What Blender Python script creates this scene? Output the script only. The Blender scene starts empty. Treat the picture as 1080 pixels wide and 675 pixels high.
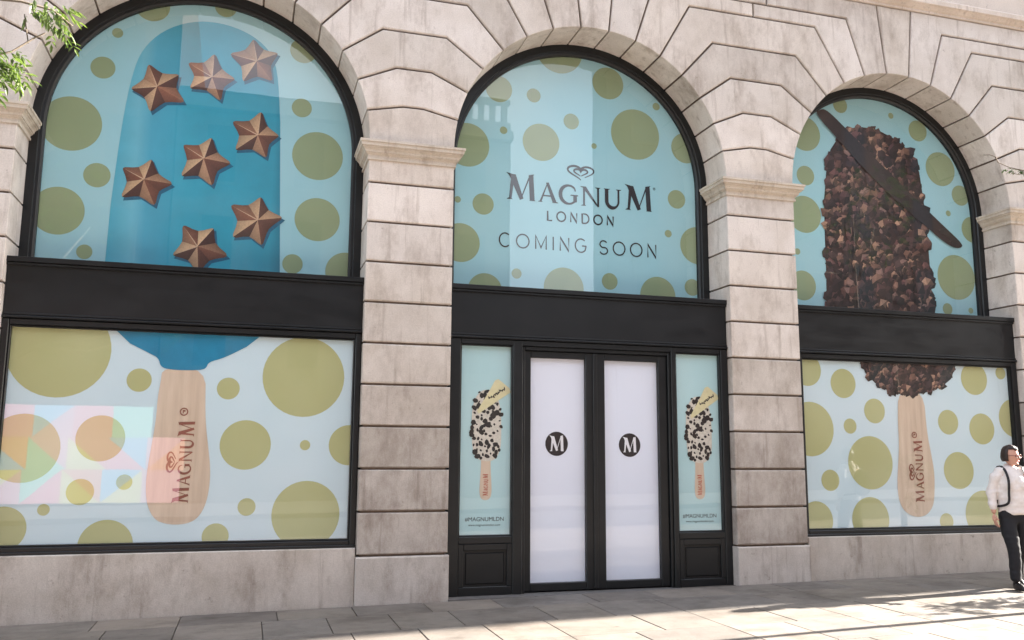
import bpy, bmesh, math, random
from mathutils import Vector, Matrix, noise

scene = bpy.context.scene
C = scene.collection
random.seed(7)
R_ = math.radians

# ------------------------------------------------------------------ camera
CAM = (2.3962, -9.5581, 1.55)
yaw, pitch, roll = 0.2886, 0.1513, 0.0063
fwd = Vector((math.sin(yaw) * math.cos(pitch), math.cos(yaw) * math.cos(pitch), math.sin(pitch)))
rgt = Vector((math.cos(yaw), -math.sin(yaw), 0))
upv = rgt.cross(fwd)
r2 = rgt * math.cos(roll) + upv * math.sin(roll)
u2 = -rgt * math.sin(roll) + upv * math.cos(roll)
cam_d = bpy.data.cameras.new('camera')
cam_d.sensor_fit = 'HORIZONTAL'
cam_d.sensor_width = 36
cam_d.lens = 925.72 / 1080 * 36
cam_d.clip_end = 500
cam = bpy.data.objects.new('camera', cam_d)
C.objects.link(cam)
cam.matrix_world = Matrix(((r2.x, u2.x, -fwd.x, CAM[0]), (r2.y, u2.y, -fwd.y, CAM[1]),
                           (r2.z, u2.z, -fwd.z, CAM[2]), (0, 0, 0, 1)))
scene.camera = cam

# ------------------------------------------------------------------ sky and sun
SUN_EL, SUN_AZ = R_(23.5), R_(3.4)          # azimuth measured from +x towards +y (behind the building)
sd = Vector((math.cos(SUN_EL) * math.cos(SUN_AZ), math.cos(SUN_EL) * math.sin(SUN_AZ), math.sin(SUN_EL)))
world = bpy.data.worlds.new('World')
scene.world = world
world.use_nodes = True
wn = world.node_tree
bg = wn.nodes['Background']
sky = wn.nodes.new('ShaderNodeTexSky')
sky.sky_type = 'NISHITA'
sky.sun_disc = False
sky.sun_elevation = SUN_EL
sky.sun_rotation = math.pi / 2 - SUN_AZ       # rotation 0 looks along +y, clockwise
sky.air_density = 1.0
sky.dust_density = 1.0
sky.ozone_density = 1.0
# thin broken cloud all over the sky
tc = wn.nodes.new('ShaderNodeTexCoord')
cn = wn.nodes.new('ShaderNodeTexNoise'); cn.inputs['Scale'].default_value = 2.6; cn.inputs['Detail'].default_value = 7; cn.inputs['Roughness'].default_value = .58
cr = wn.nodes.new('ShaderNodeValToRGB'); cr.color_ramp.elements[0].position = .38; cr.color_ramp.elements[1].position = .62
cr.color_ramp.elements[0].color = (.12, .12, .12, 1); cr.color_ramp.elements[1].color = (.85, .85, .85, 1)
cm = wn.nodes.new('ShaderNodeMix'); cm.data_type = 'RGBA'; cm.inputs[7].default_value = (4.6, 4.65, 4.8, 1)
wn.links.new(tc.outputs['Generated'], cn.inputs['Vector']); wn.links.new(cn.outputs['Fac'], cr.inputs[0]); wn.links.new(cr.outputs[0], cm.inputs[0])
wn.links.new(sky.outputs[0], cm.inputs[6]); wn.links.new(cm.outputs[2], bg.inputs[0])
bg.inputs[1].default_value = 0.078
sun_d = bpy.data.lights.new('sun', 'SUN')
sun_d.energy = 5.0
sun_d.angle = R_(0.5)
sun_d.color = (1, 0.93, 0.84)
sun = bpy.data.objects.new('sun', sun_d)
C.objects.link(sun)
sun.rotation_euler = sd.to_track_quat('Z', 'Y').to_euler()
sun.location = (20, 0, 15)
scene.view_settings.view_transform = 'Standard'
scene.view_settings.look = 'None'
scene.view_settings.gamma = 1
scene.view_settings.exposure = 2.95
scene.view_settings.use_curve_mapping = False
scene.render.engine = 'CYCLES'
scene.cycles.max_bounces = 8
scene.cycles.transparent_max_bounces = 12

# ------------------------------------------------------------------ helpers
def s2l(c):
    return tuple(((v / 255) / 12.92 if v / 255 <= 0.04045 else (((v / 255) + 0.055) / 1.055) ** 2.4) for v in c)

def link(o, parent=None):
    C.objects.link(o)
    if parent is not None:
        o.parent = parent
    return o

def mesh_obj(name, verts, faces, m, parent=None, smooth=False, cols=None):
    me = bpy.data.meshes.new(name)
    me.from_pydata([tuple(v) for v in verts], [], faces)
    if cols is not None:
        a = me.color_attributes.new('col', 'FLOAT_COLOR', 'CORNER')
        k = 0
        for fi, p in enumerate(me.polygons):
            for li in range(len(p.loop_indices)):
                q = cols[fi]
                a.data[k].color = (*(q[li] if hasattr(q[0], '__len__') else q), 1)
                k += 1
    if m is not None:
        me.materials.append(m)
    if smooth:
        for p in me.polygons:
            p.use_smooth = True
    me.update()
    return link(bpy.data.objects.new(name, me), parent)

def tag(o, label=None, cat=None, group=None, kind=None):
    if label: o['label'] = label
    if cat: o['category'] = cat
    if group: o['group'] = group
    if kind: o['kind'] = kind
    return o

def empty(name, loc=(0, 0, 0)):
    o = bpy.data.objects.new(name, None)
    o.empty_display_size = 0.2
    o.location = loc
    return link(o)

class MB:
    """collects boxes, prisms, tubes into one mesh"""
    def __init__(s): s.v, s.f = [], []
    def add(s, vs, fs):
        b = len(s.v); s.v += [tuple(q) for q in vs]; s.f += [tuple(i + b for i in f) for f in fs]
    def box(s, x0, x1, y0, y1, z0, z1, c=0.0):
        if c <= 0:
            vs = [(x, y, z) for x in (x0, x1) for y in (y0, y1) for z in (z0, z1)]
            s.add(vs, [(0, 1, 3, 2), (4, 6, 7, 5), (0, 4, 5, 1), (2, 3, 7, 6), (0, 2, 6, 4), (1, 5, 7, 3)])
        else:
            s.prism([(x0, z0), (x1, z0), (x1, z1), (x0, z1)], y0, y1, c)
    def prism(s, poly, y0, y1, c=0.0, ce=None):
        """polygon in xz (counter-clockwise from -y side), extruded y0 front to y1 back, chamfered front edge"""
        n = len(poly)
        if c > 0:
            fr = inset(poly, [c] * n if ce is None else ce)
            rings = [(fr, y0), (poly, y0 + c), (poly, y1)]
        else:
            rings = [(poly, y0), (poly, y1)]
        vs = [(x, y, z) for rg, y in rings for x, z in rg]
        fs = [tuple(range(n))]
        for k in range(len(rings) - 1):
            for i in range(n):
                j = (i + 1) % n
                fs.append((k * n + j, k * n + i, (k + 1) * n + i, (k + 1) * n + j))
        fs.append(tuple(reversed(range((len(rings) - 1) * n, len(rings) * n))))
        s.add(vs, fs)
    def tube(s, pts, rad, seg=8, cap=True):
        pts = [Vector(p) for p in pts]
        n = len(pts)
        rad = rad if hasattr(rad, '__len__') else [rad] * n
        ring = []
        ref = Vector((0.31, 0.17, 0.93)).normalized()
        for i, p in enumerate(pts):
            t = (pts[min(i + 1, n - 1)] - pts[max(i - 1, 0)]).normalized()
            if abs(t.dot(ref)) > 0.95: ref = Vector((0.9, 0.3, 0.1)).normalized()
            a = t.cross(ref).normalized(); b = t.cross(a)
            ring.append([p + (a * math.cos(6.2832 * k / seg) + b * math.sin(6.2832 * k / seg)) * rad[i] for k in range(seg)])
        vs = [v for rg in ring for v in rg]
        fs = [(i * seg + k, i * seg + (k + 1) % seg, (i + 1) * seg + (k + 1) % seg, (i + 1) * seg + k) for i in range(n - 1) for k in range(seg)]
        if cap: fs += [tuple(reversed(range(seg))), tuple(range((n - 1) * seg, n * seg))]
        s.add(vs, fs)
    def build(s, name, m, parent=None, smooth=False):
        return mesh_obj(name, s.v, s.f, m, parent, smooth)

def inset(poly, d):
    """move every edge i (poly[i] -> poly[i+1]) inwards by d[i]; polygon counter-clockwise"""
    n = len(poly); out = []
    for i in range(n):
        p0, p1, p2 = Vector(poly[i - 1]), Vector(poly[i]), Vector(poly[(i + 1) % n])
        e0, e1 = (p1 - p0).normalized(), (p2 - p1).normalized()
        n0, n1 = Vector((-e0.y, e0.x)), Vector((-e1.y, e1.x))
        a, b = d[i - 1], d[i]
        cr = e0.x * e1.y - e0.y * e1.x
        if abs(cr) < 0.04:
            q = p1 + (n0 + n1).normalized() * (a + b) / 2
        else:
            q0, q1 = p1 + n0 * a, p1 + n1 * b
            w = q1 - q0
            t = (w.x * e1.y - w.y * e1.x) / cr
            q = q0 + e0 * t
        out.append((q.x, q.y))
    return out

def clip(poly, win):
    """Sutherland-Hodgman; win convex counter-clockwise"""
    out = list(poly)
    for i in range(len(win)):
        ax, az = win[i]; bx, bz = win[(i + 1) % len(win)]
        def ins(p): return (bx - ax) * (p[1] - az) - (bz - az) * (p[0] - ax) >= 0
        src, out = out, []
        for k in range(len(src)):
            p, q = src[k - 1], src[k]
            if ins(p) != ins(q):
                dx, dz = q[0] - p[0], q[1] - p[1]
                den = (bx - ax) * dz - (bz - az) * dx
                t = -((bx - ax) * (p[1] - az) - (bz - az) * (p[0] - ax)) / den
                out.append((p[0] + t * dx, p[1] + t * dz))
            if ins(q): out.append(q)
        if not out: return []
    return out

def flat(name, poly, y, m, parent):
    """a printed shape: one thin face looking to the street (-y)"""
    area = sum(poly[i - 1][0] * poly[i][1] - poly[i][0] * poly[i - 1][1] for i in range(len(poly)))
    if area < 0: poly = poly[::-1]
    return mesh_obj(name, [(x, y, z) for x, z in poly], [tuple(range(len(poly)))], m, parent)

def smooth_poly(pts, it=2, closed=True):
    for _ in range(it):
        o = []
        n = len(pts)
        for i in range(n if closed else n - 1):
            a, b = pts[i], pts[(i + 1) % n]
            o += [(a[0] * .75 + b[0] * .25, a[1] * .75 + b[1] * .25), (a[0] * .25 + b[0] * .75, a[1] * .25 + b[1] * .75)]
        if not closed: o = [pts[0]] + o + [pts[-1]]
        pts = o
    return pts

# ------------------------------------------------------------------ materials
class N:
    def __init__(s, name):
        s.m = bpy.data.materials.new(name); s.m.use_nodes = True
        s.t = s.m.node_tree; s.p = s.t.nodes['Principled BSDF']
    def n(s, typ, **kw):
        x = s.t.nodes.new('ShaderNode' + typ)
        for k, v in kw.items(): setattr(x, k, v)
        return x
    def l(s, a, b): s.t.links.new(a, b)
    def val(s, sock, v): s.p.inputs[sock].default_value = v
    def noise(s, scale, detail=4, vec=None, stretch=None, rough=.55):
        x = s.n('TexNoise'); x.inputs['Scale'].default_value = scale; x.inputs['Detail'].default_value = detail
        x.inputs['Roughness'].default_value = rough
        if vec is None:
            g = s.n('NewGeometry'); vec = g.outputs['Position']
        if stretch:
            mp = s.n('Mapping'); mp.inputs['Scale'].default_value = stretch; s.l(vec, mp.inputs[0]); vec = mp.outputs[0]
        s.l(vec, x.inputs['Vector'])
        return x.outputs['Fac']
    def ramp(s, fac, stops):
        r = s.n('ValToRGB'); e = r.color_ramp.elements
        while len(e) < len(stops): e.new(.5)
        for k, (p, c) in enumerate(stops):
            e[k].position = p; e[k].color = (*c, 1) if len(c) == 3 else c
        s.l(fac, r.inputs[0]); return r.outputs[0]
    def mix(s, mode, fac, a, b):
        x = s.n('Mix', data_type='RGBA', blend_type=mode)
        for sock, v in ((x.inputs[0], fac), (x.inputs[6], a), (x.inputs[7], b)):
            if hasattr(v, 'node'): s.l(v, sock)
            elif isinstance(v, (int, float)): sock.default_value = v
            else: sock.default_value = (*v, 1)
        return x.outputs[2]
    def bump(s, h, strength, dist=.01):
        b = s.n('Bump'); b.inputs['Strength'].default_value = strength; b.inputs['Distance'].default_value = dist
        s.l(h, b.inputs['Height']); s.l(b.outputs[0], s.p.inputs['Normal'])

def g3(v): return (v, v, v)

def stone_mat(name, base, stain=.45, objvar=True):
    m = N(name)
    oi = m.n('ObjectInfo')
    vec = None
    if objvar:                                 # every block is cut from another bed
        ge = m.n('NewGeometry'); sc = m.n('VectorMath', operation='SCALE'); cb = m.n('CombineXYZ')
        m.l(oi.outputs['Random'], cb.inputs[0]); m.l(oi.outputs['Random'], cb.inputs[2]); m.l(cb.outputs[0], sc.inputs[0]); sc.inputs['Scale'].default_value = 57
        ad = m.n('VectorMath', operation='ADD'); m.l(ge.outputs['Position'], ad.inputs[0]); m.l(sc.outputs[0], ad.inputs[1]); vec = ad.outputs[0]
    big = m.noise(1.9, 5, vec)
    col = m.mix('MULTIPLY', 1.0, base, m.ramp(big, [(.3, (.86, .84, .81)), (.55, (1, 1, 1)), (.8, (1.06, 1.06, 1.05))]))
    streak = m.noise(2.1, 7, vec, stretch=(1.3, 1.3, .6), rough=.72)
    col = m.mix('MULTIPLY', stain, col, m.ramp(streak, [(.28, (.62, .58, .55)), (.50, (1, 1, 1)), (.66, (1, 1, 1)), (.8, (.80, .79, .78))]))
    run = m.noise(3.2, 5, vec, stretch=(3.2, 3.2, .22), rough=.6)
    col = m.mix('MULTIPLY', .7, col, m.ramp(run, [(.30, (.60, .56, .53)), (.43, (1, 1, 1))]))
    spot = m.noise(9, 6, vec, rough=.7)
    col = m.mix('MULTIPLY', .8, col, m.ramp(spot, [(.27, (.50, .46, .44)), (.37, (1, 1, 1))]))
    fine = m.noise(70, 3)
    col = m.mix('MULTIPLY', .6, col, m.ramp(fine, [(.3, g3(.84)), (.6, g3(1.05))]))
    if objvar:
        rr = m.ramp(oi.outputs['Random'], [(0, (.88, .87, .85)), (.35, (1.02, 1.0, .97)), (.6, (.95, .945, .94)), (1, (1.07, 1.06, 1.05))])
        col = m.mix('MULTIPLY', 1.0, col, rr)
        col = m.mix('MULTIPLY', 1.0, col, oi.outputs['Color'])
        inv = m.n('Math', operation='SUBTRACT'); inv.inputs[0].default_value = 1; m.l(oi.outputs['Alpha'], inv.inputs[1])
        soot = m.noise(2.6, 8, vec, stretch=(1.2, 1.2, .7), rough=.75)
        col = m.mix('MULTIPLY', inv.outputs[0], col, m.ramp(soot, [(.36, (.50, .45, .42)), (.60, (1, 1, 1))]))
    m.l(col, m.p.inputs['Base Color'])
    m.val('Roughness', .88)
    m.bump(m.mix('ADD', .5, m.noise(90, 4), m.noise(14, 5)), .32, .007)
    return m.m

def plain(name, base, rough=.6, var=.12, scale=8, metal=0, coat=0, bump=0):
    m = N(name)
    f = m.noise(scale, 5)
    col = m.mix('MULTIPLY', 1.0, base, m.ramp(f, [(.3, g3(1 - var)), (.7, g3(1 + var))]))
    m.l(col, m.p.inputs['Base Color'])
    m.val('Roughness', rough); m.val('Metallic', metal); m.val('Coat Weight', coat)
    if bump: m.bump(m.noise(scale * 6, 4), bump, .004)
    return m.m

def attr_mat(name, rough=.5):
    m = N(name)
    a = m.n('VertexColor'); a.layer_name = 'col'
    f = m.noise(60, 3)
    m.l(m.mix('MULTIPLY', 1.0, a.outputs[0], m.ramp(f, [(.3, g3(.85)), (.7, g3(1.12))])), m.p.inputs['Base Color'])
    m.val('Roughness', rough)
    return m.m

M = {}
M['stone'] = stone_mat('pale_stone', s2l((221, 213, 207)), 1.0)
M['joint'] = plain('dark_joint', s2l((112, 98, 88)), .95, .2, 20)
M['capital'] = stone_mat('moulded_stone', s2l((210, 199, 186)), .95)
M['upper_stone'] = stone_mat('upper_stone', s2l((218, 204, 192)), .3, False)

def paint_mat():
    m = N('black_paint')
    f = m.noise(3, 5)
    m.l(m.mix('MIX', m.ramp(f, [(.35, g3(0)), (.75, g3(1))]), s2l((23, 25, 27)), s2l((30, 31, 33))), m.p.inputs['Base Color'])
    m.l(m.ramp(m.noise(7, 7, stretch=(.3, 1, 1), rough=.7), [(.3, g3(.28)), (.7, g3(.46))]), m.p.inputs['Roughness'])
    m.val('Specular IOR Level', .4)
    m.bump(m.noise(40, 3), .06, .003)
    return m.m
M['paint'] = paint_mat()

def glass_mat():
    m = N('window_glass')
    m.t.nodes.remove(m.p)
    out = m.t.nodes['Material Output']
    tr = m.n('BsdfTransparent'); gl = m.n('BsdfGlossy'); gl.inputs['Roughness'].default_value = .0
    fr = m.n('Fresnel'); fr.inputs['IOR'].default_value = 1.82      # two sheets of glass
    ge = m.n('NewGeometry')
    inv = m.n('Math', operation='SUBTRACT'); inv.inputs[0].default_value = 1; m.l(ge.outputs['Backfacing'], inv.inputs[1])
    mu = m.n('Math', operation='MULTIPLY'); m.l(fr.outputs[0], mu.inputs[0]); m.l(inv.outputs[0], mu.inputs[1])
    mx = m.n('MixShader'); m.l(mu.outputs[0], mx.inputs[0]); m.l(tr.outputs[0], mx.inputs[1]); m.l(gl.outputs[0], mx.inputs[2])
    # the old plate is not quite plane
    bp = m.n('Bump'); bp.inputs['Strength'].default_value = .035; bp.inputs['Distance'].default_value = .02
    m.l(m.noise(1.3, 1), bp.inputs['Height']); m.l(bp.outputs[0], gl.inputs['Normal'])
    m.l(mx.outputs[0], out.inputs['Surface'])
    return m.m
M['glass'] = glass_mat()

def vinyl(name, c0, c1, rough=.55):
    m = N(name)
    f = m.noise(.8, 2)
    m.l(m.mix('MIX', m.ramp(f, [(.35, g3(0)), (.65, g3(1))]), c0, c1), m.p.inputs['Base Color'])
    m.val('Roughness', rough)
    m.bump(m.noise(2.5, 3), .10, .01)
    return m.m
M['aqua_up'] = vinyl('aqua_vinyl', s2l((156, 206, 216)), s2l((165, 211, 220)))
M['aqua_low'] = vinyl('glare_aqua_vinyl', s2l((204, 225, 233)), s2l((213, 230, 237)))  # same aqua as the arches, paler with window glare painted in
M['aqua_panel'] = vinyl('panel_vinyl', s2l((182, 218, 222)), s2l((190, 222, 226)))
M['dot_up'] = vinyl('olive_ink_dimmed', s2l((142, 160, 122)), s2l((150, 166, 129)))  # same olive ink, weaker light of the arches put into the colour
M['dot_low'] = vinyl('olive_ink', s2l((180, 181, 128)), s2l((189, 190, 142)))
M['film'] = vinyl('white_film', s2l((232, 238, 252)), s2l((235, 240, 253)), .4)
M['ink'] = plain('black_ink', s2l((26, 23, 29)), .5, .1)
M['ink_brown'] = plain('brown_ink', s2l((140, 80, 64)), .55, .15)
M['print'] = attr_mat('printed_photo')
M['white_print'] = plain('white_ink', s2l((235, 235, 240)), .5, .03)

def blue_mat(name, x0, x1):
    m = N(name)
    g = m.n('NewGeometry'); sx = m.n('SeparateXYZ'); m.l(g.outputs['Position'], sx.inputs[0])
    mr = m.n('MapRange'); mr.inputs[1].default_value = x0; mr.inputs[2].default_value = x1; m.l(sx.outputs[0], mr.inputs[0])
    c = m.ramp(mr.outputs[0], [(0, s2l((80, 172, 196))), (.12, s2l((108, 186, 206))), (.2, s2l((72, 168, 196))), (.42, s2l((48, 160, 186))), (.93, s2l((42, 154, 180))), (1, s2l((26, 124, 148)))])
    f = m.noise(3, 4)
    m.l(m.mix('MULTIPLY', 1.0, c, m.ramp(f, [(.3, g3(.94)), (.7, g3(1.06))])), m.p.inputs['Base Color'])
    m.val('Roughness', .5)
    return m.m
M['blue'] = blue_mat('blue_glaze_print', .83, 2.64)
M['blue_low'] = plain('blue_glaze_foot', s2l((22, 130, 168)), .5, .12, 4)

def wood_mat():
    m = N('wood_print')
    f = m.noise(16, 5, stretch=(1, 1, .08))
    c = m.ramp(f, [(.3, s2l((200, 178, 156))), (.55, s2l((214, 193, 171))), (.75, s2l((222, 203, 183)))])
    m.l(c, m.p.inputs['Base Color']); m.val('Roughness', .55)
    return m.m
M['wood'] = wood_mat()
M['shade_print'] = plain('grey_print', s2l((184, 206, 216)), .55, .05)
M['pod'] = plain('dark_pod_print', s2l((40, 29, 28)), .5, .3, 14)

# ------------------------------------------------------------------ setting: ground
SL, X0 = .012, 5.5
def gz(x): return SL * (max(-40, min(60, x)) - X0)

def slab_mat():
    m = N('paving_stone')
    oi = m.n('ObjectInfo')
    base = m.ramp(oi.outputs['Random'], [(0, s2l((106, 99, 93))), (.35, s2l((121, 113, 104))), (.7, s2l((113, 107, 102))), (1, s2l((131, 121, 111)))])
    f = m.noise(2.2, 6, rough=.65)
    c = m.mix('MULTIPLY', 1.0, base, m.ramp(f, [(.28, (.68, .66, .64)), (.5, (1, 1, 1)), (.75, (1.1, 1.08, 1.05))]))
    s = m.noise(14, 6, rough=.75)
    c = m.mix('MULTIPLY', .8, c, m.ramp(s, [(.30, g3(.5)), (.39, g3(1))]))
    c = m.mix('MULTIPLY', .6, c, m.ramp(m.noise(120, 3), [(.3, g3(.8)), (.7, g3(1.15))]))
    vo = m.n('TexVoronoi'); vo.inputs['Scale'].default_value = 3.1; gp = m.n('NewGeometry'); m.l(gp.outputs['Position'], vo.inputs['Vector'])
    c = m.mix('MULTIPLY', .75, c, m.ramp(vo.outputs['Distance'], [(.055, g3(.42)), (.075, g3(1))]))
    c = m.mix('MULTIPLY', .9, c, m.ramp(m.noise(.9, 6, stretch=(1, 1.8, 1), rough=.7), [(.36, (.66, .64, .62)), (.52, (1, 1, 1))]))
    m.l(c, m.p.inputs['Base Color'])
    m.l(m.ramp(m.noise(6, 5), [(.3, g3(.62)), (.7, g3(.85))]), m.p.inputs['Roughness'])
    m.bump(m.noise(60, 5), .25, .006)
    return m.m
M['slab'] = slab_mat()

def far_slab_mat():
    m = N('far_paving')
    g = m.n('NewGeometry')
    b = m.n('TexBrick'); b.inputs['Scale'].default_value = 1
    b.inputs['Brick Width'].default_value = .62; b.inputs['Row Height'].default_value = .72; b.inputs['Mortar Size'].default_value = .008
    b.inputs['Color1'].default_value = (*s2l((150, 142, 134)), 1); b.inputs['Color2'].default_value = (*s2l((164, 152, 142)), 1)
    b.inputs['Mortar'].default_value = (*s2l((84, 78, 72)), 1)
    m.l(g.outputs['Position'], b.inputs['Vector'])
    f = m.noise(2.2, 6)
    m.l(m.mix('MULTIPLY', 1.0, b.outputs[0], m.ramp(f, [(.3, g3(.75)), (.7, g3(1.08))])), m.p.inputs['Base Color'])
    m.val('Roughness', .85)
    return m.m
M['far_slab'] = far_slab_mat()
M['mortar'] = plain('joint_sand', s2l((92, 84, 76)), .95, .25, 30)
M['asphalt'] = plain('asphalt', (.05, .05, .052), .9, .25, 25, bump=.3)

def sheet(name, x0, x1, y0, y1, dz, m, parent=None):
    xs = [x0, x1] if x0 > -40 and x1 < 60 else sorted({x0, max(x0, -40), min(x1, 60), x1})
    v, f = [], []
    for x in xs: v += [(x, y0, gz(x) + dz), (x, y1, gz(x) + dz)]
    for i in range(len(xs) - 1): f.append((2 * i, 2 * i + 2, 2 * i + 3, 2 * i + 1))
    return mesh_obj(name, v, f, m, parent)

ground = tag(sheet('ground', -250, 250, -250, 250, -.30, M['asphalt']), kind='structure')
PX0, PX1, PY0 = -1.45, 14.2, -3.75
pavement = MB()
def psheet(b, x0, x1, y0, y1, dz):
    b.box(x0, x1, y0, y1, 0, 1)
    b.v = b.v[:-8] + [(x, y, gz(x) + dz - (.2 if z == 0 else 0)) for x, y, z in b.v[-8:]]
psheet(pavement, -40, PX0, -7.2, 1.0, 0); psheet(pavement, PX1, 60, -7.2, 1.0, 0); psheet(pavement, PX0, PX1, -7.2, PY0, 0)
pv = tag(pavement.build('pavement', M['far_slab']), kind='structure')
bed = MB(); psheet(bed, PX0, PX1, PY0, 1.0, -.016)
bed.build('joint_bed', M['mortar'], pv)
kerb = MB(); psheet(kerb, -40, 60, -7.5, -7.203, .004)
tag(kerb.build('kerb', M['far_slab']), kind='structure')
road = MB(); psheet(road, -40, 60, -14.2, -7.503, -.13)
tag(road.build('road', M['asphalt']), kind='structure')
far_pv = MB(); psheet(far_pv, -40, 60, -20, -14.203, 0)
tag(far_pv.build('far_pavement', plain('far_pavement_stone', s2l((92, 87, 82)), .9, .2, 3)), kind='structure')

# paving slabs, each a piece of the pavement
slab_cache = {}
def slab(x0, x1, y0, y1):
    w, d = round(x1 - x0, 3), round(y1 - y0, 3)
    g, c, t = .004, .004, .05
    key = (w, d)
    if key not in slab_cache:
        me = bpy.data.meshes.new('paving_slab')
        a, b = w / 2 - g, d / 2 - g
        v = [(sx * (a - c), sy * (b - c), 0) for sx, sy in ((-1, -1), (1, -1), (1, 1), (-1, 1))]
        v += [(sx * a, sy * b, -c) for sx, sy in ((-1, -1), (1, -1), (1, 1), (-1, 1))]
        v += [(sx * a, sy * b, -t) for sx, sy in ((-1, -1), (1, -1), (1, 1), (-1, 1))]
        f = [(0, 1, 2, 3)] + [(k * 4 + (i + 1) % 4, k * 4 + i, k * 4 + 4 + i, k * 4 + 4 + (i + 1) % 4) for k in range(2) for i in range(4)]
        me.from_pydata(v, [], f); me.materials.append(M['slab']); slab_cache[key] = me
    o = bpy.data.objects.new('paving_slab', slab_cache[key])
    cx = (x0 + x1) / 2
    o.location = (cx, (y0 + y1) / 2, gz(cx) + random.uniform(-.0015, .0015))
    o.rotation_euler = (random.uniform(-.0015, .0015), -math.atan(SL) + random.uniform(-.0015, .0015), 0)
    link(o, pv)
rows = [(-.045, -.60), (-.60, -1.38), (-1.38, -2.14), (-2.14, -2.95), (-2.95, -3.75)]
for ri, (ya, yb) in enumerate(rows):
    x = PX0
    k = ri
    while x < PX1 - .01:
        w = (.60, .60, .75, .60, .90, .60)[(k * 5 + ri * 2) % 6]
        if ri == 0: w += .15
        x2 = min(PX1, round(x + w, 3))
        if PX1 - x2 < .3: x2 = PX1
        slab(x, x2, yb, ya); x = x2; k += 1

# ------------------------------------------------------------------ the stone building
W, PW = 3.545, 0.978
RAD, ZS = W / 2, 5.03
PIERS = [(-PW, 0.0), (W, W + PW), (2 * W + PW, 2 * W + 2 * PW), (3 * W + 2 * PW, 3 * W + 3 * PW)]
ARCH = [W / 2 + i * (W + PW) for i in range(3)]
HZ = [5.03, 5.485, 5.945, 6.40, 6.85, 7.31, 7.51, 7.80]
ZTOP = 7.80

bld = tag(empty('stone_building', (6.3, 0, 0)), 'pale rusticated stone building with three arched bays filling the view', 'building')
def bparent(o, par=None):
    o.parent = par or bld
    if par is None: o.location = o.location - bld.location
    return o

GAP, CH = .012, .011
def resample(poly, kinds, step=.11):
    P, K = [], []
    n = len(poly)
    for i in range(n):
        a, c = Vector(poly[i]), Vector(poly[(i + 1) % n])
        m = max(1, int((c - a).length / step)) if kinds[i] == 'j' else 1
        for j in range(m):
            q = a.lerp(c, j / m); P.append((q.x, q.y)); K.append(kinds[i])
    return P, K
wear = random.Random(77)
def block(name, poly, kinds, parent, tone=1.0, y1=.60, y0=0.0, soot=0.0):
    """kinds[i]: 'j' joint edge, 'f' free edge (reveal)"""
    p = inset(poly, [GAP if k == 'j' else 0 for k in kinds])
    p, kd = resample(p, kinds)
    ce = [CH * wear.uniform(.75, 1.3) + (wear.uniform(.004, .012) if wear.random() < .05 else 0) if k == 'j' else .006 for k in kd]
    b = MB(); b.prism(p, y0, y1, CH, ce)
    o = b.build(name, M['stone'])
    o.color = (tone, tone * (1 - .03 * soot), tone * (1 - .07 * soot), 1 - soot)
    o.parent = parent
    return o

# --- piers
def pier(xl, xr, idx):
    core = MB()
    core.box(xl + .03, xr - .03, .035, .74, -.4, 5.02)
    pr = core.build('pier', M['joint'])
    bparent(pr)
    off = bld.location
    pr.location = (0, 0, 0); pr.location -= off
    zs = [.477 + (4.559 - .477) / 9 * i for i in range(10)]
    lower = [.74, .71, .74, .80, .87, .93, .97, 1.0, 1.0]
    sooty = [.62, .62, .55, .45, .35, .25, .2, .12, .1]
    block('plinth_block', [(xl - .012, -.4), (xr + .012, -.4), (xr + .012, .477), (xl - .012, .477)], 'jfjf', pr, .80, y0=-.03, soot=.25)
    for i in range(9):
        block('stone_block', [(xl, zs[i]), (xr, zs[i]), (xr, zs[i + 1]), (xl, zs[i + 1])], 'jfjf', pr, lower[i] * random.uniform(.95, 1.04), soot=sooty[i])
    block('frieze_block', [(xl, 4.559), (xr, 4.559), (xr, 4.84), (xl, 4.84)], 'jfff', pr, 1.0, soot=.3)
    prof = [(0, 4.815), (.020, 4.817), (.020, 4.842), (.010, 4.848), (.014, 4.868), (.034, 4.882), (.036, 4.892), (.046, 4.894), (.052, 4.918),
            (.070, 4.936), (.080, 4.940), (.080, 4.952), (.096, 4.955), (.100, 4.990), (.112, 4.996), (.112, 5.022), (.085, 5.029), (0, 5.031)]
    v, f = [], []
    for p, z in prof:
        v += [(xl - p, .5, z), (xl - p, -p, z), (xr + p, -p, z), (xr + p, .5, z)]
    n = len(prof)
    for i in range(n - 1):
        for k in range(3): f.append((i * 4 + k, i * 4 + k + 1, i * 4 + 5 + k, i * 4 + 4 + k))
    f.append(tuple(i * 4 + 0 for i in range(n))); f.append(tuple(i * 4 + 3 for i in reversed(range(n))))
    f.append(tuple((n - 1) * 4 + k for k in range(4)))
    f.append((0, 3, 2, 1))
    o = mesh_obj('capital', v, f, M['capital']); o.parent = pr
    return pr
for i, (a, b) in enumerate(PIERS): pier(a, b, i)

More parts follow.
